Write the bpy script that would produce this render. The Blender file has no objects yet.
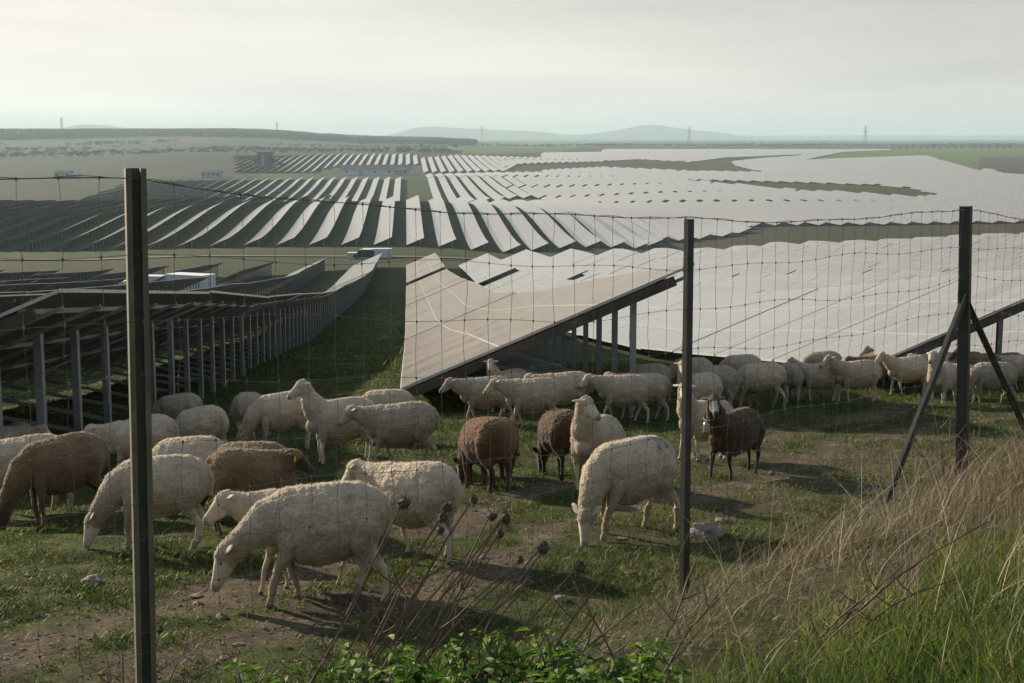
import bpy, bmesh, math, random
import numpy as np
from mathutils import Vector, Matrix, noise as mnoise
R = math.radians
rng = np.random.default_rng(7)
random.seed(7)
scene = bpy.context.scene
COL = scene.collection
F = 1422.0
PITCH = math.atan((341.5 - 137.0) / F)
CP, SP = math.cos(PITCH), math.sin(PITCH)

# ---------------------------------------------------------------- helpers
def project(x, y, z):
    d = y * CP - z * SP
    return 512 + F * x / d, 341.5 - F * (y * SP + z * CP) / d

def ray(px, py):
    a, b = (px - 512) / F, (341.5 - py) / F
    v = np.array([a, CP + b * SP, -SP + b * CP])
    return v / v[1]                                   # per metre of Y

def mesh_obj(name, verts, faces, mat=None, parent=None, smooth=False, attrs=None, uv=None):
    me = bpy.data.meshes.new(name)
    verts = np.asarray(verts, dtype=np.float32).reshape(-1, 3)
    if isinstance(faces, np.ndarray):
        n, k = faces.shape
        me.vertices.add(len(verts)); me.vertices.foreach_set('co', verts.ravel())
        me.loops.add(n * k); me.loops.foreach_set('vertex_index', faces.astype(np.int32).ravel())
        me.polygons.add(n); me.polygons.foreach_set('loop_start', np.arange(n, dtype=np.int32) * k)
        me.update(calc_edges=True)
    else:
        me.from_pydata([tuple(v) for v in verts], [], faces)
    me.polygons.foreach_set('use_smooth', np.full(len(me.polygons), bool(smooth)))
    for an, data in (attrs or {}).items():
        data = np.asarray(data, dtype=np.float32)
        if data.ndim == 1:
            at = me.attributes.new(an, 'FLOAT', 'POINT'); at.data.foreach_set('value', data)
        else:
            at = me.attributes.new(an, 'FLOAT_COLOR', 'POINT')
            if data.shape[1] == 3: data = np.hstack([data, np.ones((len(data), 1), dtype=np.float32)])
            at.data.foreach_set('color', data.ravel())
    if uv is not None:
        l = me.uv_layers.new(name='UVMap')
        idx = np.empty(len(me.loops), dtype=np.int32); me.loops.foreach_get('vertex_index', idx)
        l.data.foreach_set('uv', np.asarray(uv, dtype=np.float32)[idx].ravel())
    if mat is not None: me.materials.append(mat)
    me.validate()
    o = bpy.data.objects.new(name, me); COL.objects.link(o)
    if parent is not None: o.parent = parent
    return o

def empty(name, loc=(0, 0, 0), rz=0.0):
    o = bpy.data.objects.new(name, None); COL.objects.link(o)
    o.empty_display_size = .2
    o.location = loc; o.rotation_euler = (0, 0, rz)
    return o

def tag(o, label=None, cat=None, group=None, kind=None):
    if label: o['label'] = label
    if cat: o['category'] = cat
    if group: o['group'] = group
    if kind: o['kind'] = kind
    return o

def copy_tree(o, parent=None):
    c = o.copy(); COL.objects.link(c)
    if parent is not None: c.parent = parent
    for ch in list(o.children): copy_tree(ch, c)
    return c

class MB:
    """collects solids into one mesh"""
    def __init__(s): s.v = []; s.f = []
    def quadprism(s, a, b):
        """two rings of equal length joined into a closed solid"""
        n = len(a); k = len(s.v)
        s.v += [tuple(p) for p in a] + [tuple(p) for p in b]
        s.f += [tuple(k + i for i in range(n))[::-1], tuple(k + n + i for i in range(n))]
        for i in range(n):
            j = (i + 1) % n
            s.f.append((k + i, k + j, k + n + j, k + n + i))
    def box(s, c, d, rz=0.0):
        cx, cy, cz = c; hx, hy, hz = d[0] / 2, d[1] / 2, d[2] / 2
        cs, sn = math.cos(rz), math.sin(rz)
        pts = []
        for z in (-hz, hz):
            pts.append([(cx + cs * x - sn * y, cy + sn * x + cs * y, cz + z) for x, y in ((-hx, -hy), (hx, -hy), (hx, hy), (-hx, hy))])
        s.quadprism(*pts)
    def bar(s, p, q, w, h=None, n=4, w2=None, prof=None):
        p, q = Vector(p), Vector(q); d = (q - p).normalized()
        up = Vector((0, 0, 1)) if abs(d.z) < .9 else Vector((0, 1, 0))
        a = d.cross(up).normalized(); b = a.cross(d).normalized()
        h = h or w; w2 = w2 if w2 is not None else 1.0
        rings = []
        for c, k in ((p, 1.0), (q, w2)):
            if prof: ring = [c + a * (x * w * k) + b * (y * h * k) for x, y in prof]
            elif n == 4: ring = [c + a * (sx * w / 2 * k) + b * (sy * h / 2 * k) for sx, sy in ((-1, -1), (1, -1), (1, 1), (-1, 1))]
            else: ring = [c + a * (math.cos(t * 2 * math.pi / n) * w / 2 * k) + b * (math.sin(t * 2 * math.pi / n) * h / 2 * k) for t in range(n)]
            rings.append(ring)
        s.quadprism(*rings)
    def tube(s, pts, r, n=4, r1=None):
        pts = [Vector(p) for p in pts]; m = len(pts); k = len(s.v)
        for i, p in enumerate(pts):
            d = (pts[min(i + 1, m - 1)] - pts[max(i - 1, 0)]).normalized()
            up = Vector((0, 0, 1)) if abs(d.z) < .9 else Vector((1, 0, 0))
            a = d.cross(up).normalized(); b = a.cross(d)
            rr = r if r1 is None else r + (r1 - r) * i / (m - 1)
            for t in range(n):
                an = t * 2 * math.pi / n
                s.v.append(tuple(p + a * math.cos(an) * rr + b * math.sin(an) * rr))
        for i in range(m - 1):
            for t in range(n):
                t2 = (t + 1) % n
                s.f.append((k + i * n + t, k + i * n + t2, k + (i + 1) * n + t2, k + (i + 1) * n + t))
        s.f.append(tuple(k + t for t in range(n))[::-1]); s.f.append(tuple(k + (m - 1) * n + t for t in range(n)))
    def build(s, name, mat, parent=None, smooth=False):
        o = mesh_obj(name, np.array(s.v), s.f, mat, parent, smooth)
        bm = bmesh.new(); bm.from_mesh(o.data); bmesh.ops.recalc_face_normals(bm, faces=bm.faces); bm.to_mesh(o.data); bm.free()
        return o

# smooth value noise, vectorised
def vnoise(x, y, s=0):
    xi, yi = np.floor(x), np.floor(y); fx, fy = x - xi, y - yi
    fx = fx * fx * (3 - 2 * fx); fy = fy * fy * (3 - 2 * fy)
    def h(a, b):
        v = np.sin(a * 127.1 + b * 311.7 + s * 74.7) * 43758.5453
        return v - np.floor(v)
    return (h(xi, yi) * (1 - fx) + h(xi + 1, yi) * fx) * (1 - fy) + (h(xi, yi + 1) * (1 - fx) + h(xi + 1, yi + 1) * fx) * fy
def fbm(x, y, s=0, o=4):
    t, a, n = 0, .5, 0
    for i in range(o):
        t = t + a * vnoise(x, y, s + i); n += a; a *= .5; x, y = x * 2.03 + 5.1, y * 2.03 - 3.7
    return t / n
def smooth(e0, e1, x):
    t = np.clip((x - e0) / (e1 - e0), 0, 1); return t * t * (3 - 2 * t)

# ---------------------------------------------------------------- terrain
LY = np.linspace(math.log(1.0), math.log(60000.0), 2600)
def profile(kn):
    ys, zs = zip(*kn)
    z = np.interp(np.exp(LY), ys, zs)
    k = 31; w = np.hanning(k + 2)[1:-1]; w /= w.sum()
    return np.convolve(np.pad(z, k // 2, mode='edge'), w, mode='valid')
NEAR = [(1, -2.2), (9, -3.0), (16, -3.72), (23, -4.42), (26, -4.65), (50, -7.85), (75, -10.6)]
PROF = [
 (-.32, profile(NEAR + [(161, -18.2), (228, -23.5), (366, -30), (400, -29.4), (470, -26.6), (520, -26), (570, -27.3), (625, -31.5), (700, -36), (1000, -38), (1500, -34), (2200, -25), (2900, -16), (4000, 13), (4600, 6), (6000, -22), (60000, -25)])),
 (-.2, profile(NEAR + [(161, -17.8), (228, -22.3), (366, -29), (400, -28.6), (470, -25.6), (520, -25), (570, -26.2), (625, -31), (700, -38), (850, -40), (1150, -33), (1350, -36), (1750, -24), (2400, -16), (4200, 14), (5000, 4), (6000, -22), (60000, -25)])),
 (-.077, profile(NEAR + [(161, -17.2), (228, -20.7), (300, -26), (366, -28.8), (400, -28.4), (470, -25.2), (520, -24.7), (570, -25.9), (625, -30.5), (700, -37), (850, -40), (1150, -32.5), (1350, -36), (1750, -22), (2600, -21), (4500, -9), (6000, -22), (60000, -25)])),
 (.02, profile(NEAR + [(161, -17.5), (228, -21), (260, -22.5), (300, -26.5), (380, -31.5), (410, -31), (480, -28.2), (530, -27.6), (600, -29), (700, -34), (850, -35.5), (1150, -32), (1400, -33), (1900, -26), (2800, -22), (6000, -22), (60000, -25)])),
 (.12, profile(NEAR + [(161, -17.8), (228, -21.3), (262, -22.3), (300, -26.5), (430, -34), (480, -35.5), (560, -36.5), (700, -33), (1000, -32), (1200, -31), (1500, -31), (2400, -24), (3500, -22), (60000, -25)])),
 (.2, profile(NEAR + [(161, -17.6), (228, -21), (280, -22.3), (320, -26.5), (500, -33), (560, -34.5), (700, -33), (1000, -32), (1200, -31), (1500, -31), (2400, -24), (3500, -22), (60000, -25)])),
 (.36, profile(NEAR + [(161, -17.2), (228, -20.5), (300, -22), (340, -26), (500, -31.5), (550, -33.5), (700, -33.5), (1000, -32), (1500, -31), (2400, -25), (3500, -22), (60000, -25)])),
]
PU = np.array([p[0] for p in PROF]); PZ = np.array([p[1] for p in PROF])
MOUNT = [  # far mountains: azimuth tangent, distance, height above the plain, width tangent, depth
 (-.30, 12500, 105, .022, 900), (-.262, 12900, 70, .022, 900),
 (-.058, 13500, 108, .020, 900), (-.025, 13800, 62, .016, 900), (.012, 13600, 74, .022, 900),
 (.100, 14500, 110, .018, 900), (.072, 14600, 62, .020, 1000), (.135, 14800, 58, .018, 900), (.3, 17000, 42, .3, 1200)]
def field(x, y):
    """the hillside without the bank"""
    y = np.asarray(y, float); x = np.asarray(x, float)
    yy = np.maximum(y, 1.0)
    u = np.clip(x / np.maximum(yy, 60), PU[0], PU[-1])
    ly = (np.log(yy) - LY[0]) / (LY[1] - LY[0])
    i = np.clip(ly.astype(int), 0, len(LY) - 2); f = np.clip(ly - i, 0, 1)
    k = np.clip(np.searchsorted(PU, u, side='right') - 1, 0, len(PU) - 2)
    t = (u - PU[k]) / (PU[k + 1] - PU[k]); t = t * t * (3 - 2 * t)
    za = PZ[k, i] * (1 - f) + PZ[k, i + 1] * f
    zb = PZ[k + 1, i] * (1 - f) + PZ[k + 1, i + 1] * f
    z = za * (1 - t) + zb * t
    amp = np.clip((yy - 900) / 3000, 0, 1) * 4.0
    z = z + amp * (fbm(x / 420.0, y / 420.0, 3) - .5) * (1 - smooth(5500, 7000, yy))
    z = z + np.clip((yy - 35) / 60, 0, 1) * .42 * (fbm(x / 22.0, y / 30.0, 8, 2) - .5) * (1 - smooth(230, 330, yy))
    z = z + smooth(300, 420, yy) * 2.4 * (fbm(x / 150.0, y / 190.0, 8, 2) - .5) * (1 - smooth(1800, 2600, yy))
    for (mu, md, mh, mw, mdp) in MOUNT:
        uu = x / np.maximum(yy, 60)
        m = np.exp(-((uu - mu) / mw) ** 2 / 2) * np.exp(-((yy - md) / mdp) ** 2 / 2)
        z = z + m * mh * (.84 + .32 * fbm(x / 380.0, y / 900.0, 11))
    return z
def terr(x, y):
    x = np.asarray(x, float); y = np.asarray(y, float)
    z = field(x, y)
    d = y - (6.0 + .9 * x)
    hm = .6 + .18 * np.clip(x, -1, 3)
    h = hm * (1 - smooth(-1.6, 2.6, d))
    z = z + h * (1 - smooth(14, 22, np.abs(x)))
    z = z - .50 * (1 - smooth(-6.0, -2.5, x)) * smooth(8, 20, y) * (1 - smooth(32, 52, y))
    near = 1 - smooth(40, 70, y)
    z = z + near * (.10 * (fbm(x * .9, y * .9, 2) - .5) + .035 * (fbm(x * 4.3, y * 4.3, 5, 2) - .5))
    return z
def T(x, y): return float(terr(x, y))
def ground_hit(px, py, zoff=0.0):
    v = ray(px, py); Y = 1.5
    while Y < 40000:
        if v[2] * Y < T(v[0] * Y, Y) + zoff: break
        Y *= 1.02
    lo, hi = Y / 1.02, Y
    for _ in range(18):
        m = (lo + hi) / 2
        if v[2] * m < T(v[0] * m, m) + zoff: hi = m
        else: lo = m
    return v[0] * hi, hi, T(v[0] * hi, hi)
def inpoly(px, py, poly):
    r = np.zeros(np.shape(px), bool); n = len(poly)
    for i in range(n):
        x1, y1 = poly[i]; x2, y2 = poly[(i + 1) % n]
        if y1 == y2: continue
        c = ((y1 > py) != (y2 > py)) & (px < (x2 - x1) * (py - y1) / (y2 - y1) + x1)
        r ^= c
    return r
# dirt tracks of the near field: distance to two worn lines
TR1 = [ground_hit(*p)[:2] for p in ((-120, 668), (60, 636), (200, 600), (330, 570), (500, 505), (640, 470), (760, 442), (900, 405), (1100, 380))]
TR2 = [ground_hit(*p)[:2] for p in ((30, 740), (200, 650), (330, 612), (470, 572), (560, 525), (700, 497), (860, 440), (1000, 418), (1150, 400))]
def dist_line(x, y, pts):
    d = np.full(np.shape(x), 1e9)
    for (ax, ay), (bx, by) in zip(pts[:-1], pts[1:]):
        dx, dy = bx - ax, by - ay
        t = np.clip(((x - ax) * dx + (y - ay) * dy) / (dx * dx + dy * dy), 0, 1)
        d = np.minimum(d, np.hypot(x - ax - t * dx, y - ay - t * dy))
    return d
def bare(x, y):
    """1 where the near field is worn to soil"""
    n = fbm(x * 1.1, y * 1.1, 21) - .5
    a = (1 - smooth(.04, .42, np.minimum(dist_line(x, y, TR1), dist_line(x, y, TR2)) + n * .9)) * smooth(.16, .42, fbm(x * 1.7, y * 1.7, 25))
    zone = smooth(-.4, 2.2, x - .18 * (y - 9)) * (1 - smooth(17, 21, y)) * .62        # trampled part, right of the middle
    zone = zone * smooth(.34, .60, fbm(x * 1.3, y * 1.3, 33) + .08)
    return np.clip(np.maximum(a, zone), 0, 1) * (1 - smooth(20, 26, y - .25 * x))
SUN_AZ, SUN_EL, SUN_E, SUN_ANG = 46, 19, 5.0, .9
SKY_S, SKY_K, CLOUD_F, EXPO = .085, 1.0, .93, 0.72
HAZE_COL, HAZE_D, HAZE_G = (.61, .80, .92, 1), .000115, .12
# ---------------------------------------------------------------- materials
class NT:
    def __init__(s, name):
        s.m = bpy.data.materials.new(name); s.m.use_nodes = True
        s.t = s.m.node_tree; s.t.nodes.clear()
        s.out = s.n('ShaderNodeOutputMaterial')
    def n(s, kind, **kw):
        nd = s.t.nodes.new(kind)
        for k, v in kw.items():
            if hasattr(nd, k): setattr(nd, k, v)
            else: nd.inputs[k].default_value = v
        return nd
    def l(s, a, b): s.t.links.new(a, b)
    def bsdf(s, **kw):
        b = s.n('ShaderNodeBsdfPrincipled')
        for k, v in kw.items(): b.inputs[k.replace('_', ' ')].default_value = v
        s.l(b.outputs[0], s.out.inputs[0]); s.b = b; return b
    def noise(s, scale, detail=4, rough=.55, co=None, dist=0.0):
        n = s.n('ShaderNodeTexNoise'); n.inputs['Scale'].default_value = scale
        n.inputs['Detail'].default_value = detail; n.inputs['Roughness'].default_value = rough; n.inputs['Distortion'].default_value = dist
        if co is not None: s.l(co, n.inputs['Vector'])
        return n.outputs[0]
    def ramp(s, f, stops):
        r = s.n('ShaderNodeValToRGB'); e = r.color_ramp.elements
        while len(e) < len(stops): e.new(.5)
        for el, (p, c) in zip(e, stops): el.position = p; el.color = (*c, 1) if len(c) == 3 else c
        s.l(f, r.inputs[0]); return r.outputs[0]
    def mix(s, f, a, b, bt='MIX'):
        m = s.n('ShaderNodeMix', data_type='RGBA', blend_type=bt)
        for sock, v in ((m.inputs[0], f), (m.inputs[6], a), (m.inputs[7], b)):
            if isinstance(v, (int, float)): sock.default_value = v
            elif isinstance(v, tuple): sock.default_value = (*v, 1) if len(v) == 3 else v
            else: s.l(v, sock)
        return m.outputs[2]
    def math(s, op, a, b=None, c=None):
        m = s.n('ShaderNodeMath', operation=op)
        for i, v in enumerate((a, b, c)):
            if v is None: continue
            if isinstance(v, (int, float)): m.inputs[i].default_value = v
            else: s.l(v, m.inputs[i])
        return m.outputs[0]
    def attr(s, name, out='Fac'):
        a = s.n('ShaderNodeAttribute', attribute_name=name); return a.outputs[out]
    def bump(s, h, strength=.4, dist=.01):
        b = s.n('ShaderNodeBump'); b.inputs['Strength'].default_value = strength; b.inputs['Distance'].default_value = dist
        s.l(h, b.inputs['Height']); s.l(b.outputs[0], s.b.inputs['Normal'])
    def obj(s): return s.n('ShaderNodeTexCoord').outputs['Object']
    def rand(s): return s.n('ShaderNodeObjectInfo').outputs['Random']

M = {}
def simple(name, c1, c2, scale=6, rough=.6, metal=0.0, bump=0.0, spec=.5):
    t = NT(name); b = t.bsdf(Roughness=rough, Metallic=metal); b.inputs['Specular IOR Level'].default_value = spec
    f = t.noise(scale, 5, .6, t.obj())
    t.l(t.ramp(f, [(.3, c1), (.7, c2)]), b.inputs['Base Color'])
    if bump: t.bump(t.noise(scale * 6, 3, .6, t.obj()), bump, .004)
    M[name] = t.m; return t

simple('galvanised', (.22, .25, .28), (.34, .37, .40), 4, .55, .55)
simple('post_paint', (.075, .078, .052), (.15, .145, .10), 9, .62, .1, .4)
simple('post_dark', (.018, .022, .022), (.045, .048, .045), 9, .6, .1, .3)
simple('dark_steel', (.05, .045, .04), (.09, .08, .07), 3, .6, .4)
simple('wire', (.10, .10, .09), (.22, .21, .19), 20, .45, .6)
simple('white_paint', (.42, .50, .58), (.55, .62, .70), 1.5, .5)
simple('white_roof', (.68, .70, .70), (.80, .81, .80), 1.5, .5)
simple('dark_glass', (.012, .015, .018), (.03, .035, .04), 2, .15)
simple('dark_car', (.015, .018, .02), (.03, .034, .038), 2, .3)
simple('rubber', (.012, .012, .012), (.03, .03, .03), 2, .8)
simple('roof_green', (.05, .075, .075), (.08, .10, .10), .2, .6)
simple('house_white', (.34, .34, .32), (.44, .43, .40), .3, .7)
simple('bark', (.05, .038, .028), (.10, .08, .06), 2, .9)
simple('pylon_steel', (.18, .19, .20), (.26, .27, .28), .2, .6, .5)
simple('stone', (.11, .095, .075), (.23, .20, .165), 7, .9, 0, .6)
simple('eartag', (.75, .55, .04), (.85, .65, .08), 3, .5)
simple('bell', (.20, .19, .17), (.34, .32, .28), 8, .35, .8)
simple('strap', (.03, .02, .015), (.06, .04, .03), 8, .7)
simple('hoof', (.035, .028, .02), (.09, .07, .05), 20, .6)
simple('thistle', (.085, .058, .036), (.16, .115, .075), 9, .85)
simple('clod', (.07, .055, .038), (.20, .165, .12), 14, .95, 0, .5)
simple('seedhead', (.035, .025, .018), (.09, .068, .045), 30, .9)

t = NT('eye'); t.bsdf(Base_Color=(.012, .009, .007, 1), Roughness=.12); M['eye'] = t.m

# solar glass: dark cells under dusty glass, joints between modules from the UV (metres along, metres up the slope)
def panel_material(name, detailed, d0=(.115, .085, .060), d1=(.25, .19, .135), coat=0.0):
    t = NT(name); b = t.bsdf(Roughness=.2); b.inputs['Coat Weight'].default_value = coat; b.inputs['Coat Roughness'].default_value = .16
    uv = t.n('ShaderNodeTexCoord').outputs['UV']
    sep = t.n('ShaderNodeSeparateXYZ'); t.l(uv, sep.inputs[0])
    U, V = sep.outputs[0], sep.outputs[1]
    mu = t.math('DIVIDE', U, 1.035); mv = t.math('DIVIDE', V, 5.06 / 3)
    fu = t.math('FRACT', mu); fv = t.math('FRACT', mv)
    du = t.math('MULTIPLY', t.math('MINIMUM', fu, t.math('SUBTRACT', 1, fu)), 1.035)
    dv = t.math('MULTIPLY', t.math('MINIMUM', fv, t.math('SUBTRACT', 1, fv)), 5.06 / 3)
    ju = t.math('LESS_THAN', du, .016); jv = t.math('LESS_THAN', dv, .018)
    cell = t.n('ShaderNodeCombineXYZ'); t.l(t.math('FLOOR', mu), cell.inputs[0]); t.l(t.math('FLOOR', mv), cell.inputs[1]); t.l(t.rand(), cell.inputs[2])
    wn = t.n('ShaderNodeTexWhiteNoise'); t.l(cell.outputs[0], wn.inputs[0])
    dust = t.noise(.7, 5, .65, t.n('ShaderNodeTexCoord').outputs['Object'])
    mdiff = t.math('MULTIPLY', wn.outputs[0], .5)
    dd = t.math('ADD', dust, mdiff)
    c = t.ramp(dd, [(.35, d0), (1.0, d1)])
    c = t.mix(t.math('MULTIPLY', ju, .85), c, (.035, .035, .036))
    c = t.mix(t.math('MULTIPLY', jv, .5), c, (.50, .48, .44))
    t.l(c, b.inputs['Base Color'])
    rr = t.math('ADD', t.math('MULTIPLY', dd, .10), .16)
    rr = t.math('ADD', rr, t.math('MULTIPLY', t.math('MAXIMUM', ju, jv), .3))
    t.l(rr, b.inputs['Roughness'])
    if detailed:
        # every module sits at a very slightly different angle
        sc = t.n('ShaderNodeVectorMath', operation='SUBTRACT'); t.l(wn.outputs[1], sc.inputs[0]); sc.inputs[1].default_value = (.5, .5, .5)
        s2 = t.n('ShaderNodeVectorMath', operation='SCALE'); t.l(sc.outputs[0], s2.inputs[0]); s2.inputs['Scale'].default_value = .016
        g = t.n('ShaderNodeNewGeometry')
        ad = t.n('ShaderNodeVectorMath', operation='ADD'); t.l(g.outputs['Normal'], ad.inputs[0]); t.l(s2.outputs[0], ad.inputs[1])
        nn = t.n('ShaderNodeVectorMath', operation='NORMALIZE'); t.l(ad.outputs[0], nn.inputs[0])
        t.l(nn.outputs[0], b.inputs['Normal'])
    M[name] = t.m
panel_material('panel_dust_skyglow', True, (.09, .060, .034), (.185, .125, .070))  # brown base holds dust plus the warm sky reflection, painted in as colour
panel_material('panel', True, (.10, .095, .088), (.21, .195, .175), .32)
simple('backsheet', (.16, .15, .14), (.24, .23, .21), 1.2, .6)
simple('panel_frame', (.42, .44, .46), (.55, .57, .58), 3, .45, .6)

# wool
def wool(name, base, base2, skin, skin2, leg, fibre=False):
    if not fibre: wool(name + '_fleece', base, base2, skin, skin2, leg, True)
    t = NT(name); b = t.bsdf(Roughness=.95)
    b.inputs['Specular IOR Level'].default_value = .12
    b.inputs['Sheen Weight'].default_value = .35; b.inputs['Sheen Roughness'].default_value = .5
    b.inputs['Subsurface Weight'].default_value = 0.0
    co = t.obj()
    w = t.attr('wool'); hv = t.attr('hoof'); mk = t.attr('mark')
    n1 = t.noise(5, 5, .6, co); n2 = t.noise(34, 4, .65, co)
    c = t.ramp(t.math('ADD', t.math('MULTIPLY', n1, .6), t.math('MULTIPLY', n2, .4)), [(.34, base), (.62, base2)])
    c = t.mix(t.math('MULTIPLY', t.rand(), .32), c, tuple(k * .62 for k in base))
    sk = t.ramp(t.noise(9, 3, .5, co), [(.35, skin), (.65, skin2)])
    sk = t.mix(t.attr('lower'), sk, leg)
    oz = t.n('ShaderNodeSeparateXYZ'); t.l(co, oz.inputs[0])
    dirt = t.math('MULTIPLY', t.math('SUBTRACT', .58, oz.outputs[2]), 2.6); dirt = t.math('ADD', dirt, t.math('MULTIPLY', t.math('SUBTRACT', t.noise(7, 4, .6, co), .5), 1.8))
    dm = t.n('ShaderNodeClamp'); t.l(dirt, dm.inputs[0])      # soiled belly wool
    c = t.mix(t.math('MULTIPLY', dm.outputs[0], .55), c, tuple(k * m_ for k, m_ in zip(base, (.55, .47, .38))))
    c = t.mix(w, sk, c)
    c = t.mix(hv, c, (.05, .04, .03)); c = t.mix(t.math('MULTIPLY', mk, .75), c, (.09, .09, .10)); c = t.mix(t.attr('blaze'), c, (.42, .38, .33))
    t.l(c, b.inputs['Base Color'])
    vo = t.n('ShaderNodeTexVoronoi'); vo.inputs['Scale'].default_value = 46; t.l(co, vo.inputs['Vector'])
    h = t.math('ADD', t.math('MULTIPLY', t.noise(85, 3, .7, co), .8), vo.outputs['Distance'])
    h = t.math('MULTIPLY', h, t.math('ADD', t.math('MULTIPLY', w, .85), .1))
    if fibre:      # single fibres let the low sun through
        tr = t.n('ShaderNodeBsdfTranslucent'); ms = t.n('ShaderNodeMixShader'); ms.inputs[0].default_value = .5
        t.l(c, tr.inputs['Color']); t.l(b.outputs[0], ms.inputs[1]); t.l(tr.outputs[0], ms.inputs[2]); t.l(ms.outputs[0], t.out.inputs[0])
    else: t.bump(h, .75, .012)
    M[name] = t.m
wool('wool_cream', (.37, .31, .22), (.56, .485, .37), (.42, .35, .28), (.54, .47, .38), (.47, .40, .31))
wool('wool_grey', (.27, .235, .175), (.40, .35, .27), (.29, .25, .20), (.38, .33, .27), (.34, .29, .23))
wool('wool_tan', (.115, .076, .038), (.24, .165, .088), (.028, .020, .015), (.05, .035, .026), (.035, .025, .018))
wool('wool_brown', (.090, .045, .018), (.20, .108, .046), (.030, .018, .012), (.05, .03, .02), (.022, .016, .012))
wool('wool_dark', (.048, .026, .012), (.115, .064, .030), (.025, .018, .014), (.04, .03, .022), (.02, .015, .012))

# plants
def plant(name, stops, trans=.35, rough=.6):
    t = NT(name)
    a = t.attr('tint')
    c = t.ramp(a, stops)
    d = t.n('ShaderNodeBsdfPrincipled'); d.inputs['Roughness'].default_value = rough; d.inputs['Specular IOR Level'].default_value = .3
    tr = t.n('ShaderNodeBsdfTranslucent'); mx = t.n('ShaderNodeMixShader'); mx.inputs[0].default_value = trans
    t.l(c, d.inputs['Base Color']); t.l(c, tr.inputs['Color'])
    t.l(d.outputs[0], mx.inputs[1]); t.l(tr.outputs[0], mx.inputs[2]); t.l(mx.outputs[0], t.out.inputs[0])
    M[name] = t.m
plant('grass_green', [(0, (.035, .065, .012)), (.45, (.085, .14, .022)), (.8, (.19, .245, .042)), (1, (.30, .25, .12))], .5)
plant('grass_short', [(0, (.032, .055, .012)), (.45, (.065, .10, .018)), (.8, (.13, .155, .028)), (1, (.20, .17, .09))], .35)
plant('grass_dry', [(0, (.085, .070, .042)), (.5, (.19, .155, .095)), (1, (.50, .43, .31))], .3)
plant('leaf_weed', [(0, (.045, .11, .018)), (.6, (.12, .23, .032)), (1, (.22, .33, .06))], .55, .6)
plant('foliage_far', [(0, (.018, .028, .015)), (1, (.045, .058, .028))], .1, .9)

# ground
t = NT('hillside_ground'); b = t.bsdf(Roughness=.95); b.inputs['Specular IOR Level'].default_value = .1
co = t.n('ShaderNodeTexCoord').outputs['Object']
vc = t.attr('land', 'Color'); bm_ = t.attr('bare'); nr = t.attr('near')
fine = t.noise(3.2, 8, .68, co); fine2 = t.noise(16, 6, .7, co)
soil = t.ramp(t.math('ADD', t.math('MULTIPLY', fine, .5), t.math('MULTIPLY', fine2, .5)), [(.38, (.050, .040, .028)), (.5, (.115, .092, .066)), (.62, (.20, .165, .12))])
turf = t.ramp(fine, [(.36, (.022, .034, .009)), (.5, (.052, .074, .017)), (.64, (.105, .115, .042))])
nc = t.mix(t.math('MINIMUM', t.math('MULTIPLY', bm_, t.math('ADD', fine2, .72)), 1.0), turf, soil)
lg = t.noise(.012, 6, .6, co); lg2 = t.noise(.11, 6, .65, co)
far = t.mix(t.math('MULTIPLY', t.ramp(lg, [(.4, (0, 0, 0)), (.6, (1, 1, 1))]), .4), vc, t.mix(.3, vc, (.045, .040, .028)))
far = t.mix(t.ramp(lg2, [(.38, (0, 0, 0)), (.65, (.75, .75, .75))]), far, t.mix(.6, far, (.035, .05, .018)), 'MIX')
t.l(t.mix(nr, far, nc), b.inputs['Base Color'])
t.bump(t.math('ADD', t.math('ADD', fine, fine2), t.math('MULTIPLY', t.noise(70, 4, .7, co), .5)), 1.0, .06)
M['ground'] = t.m

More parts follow.
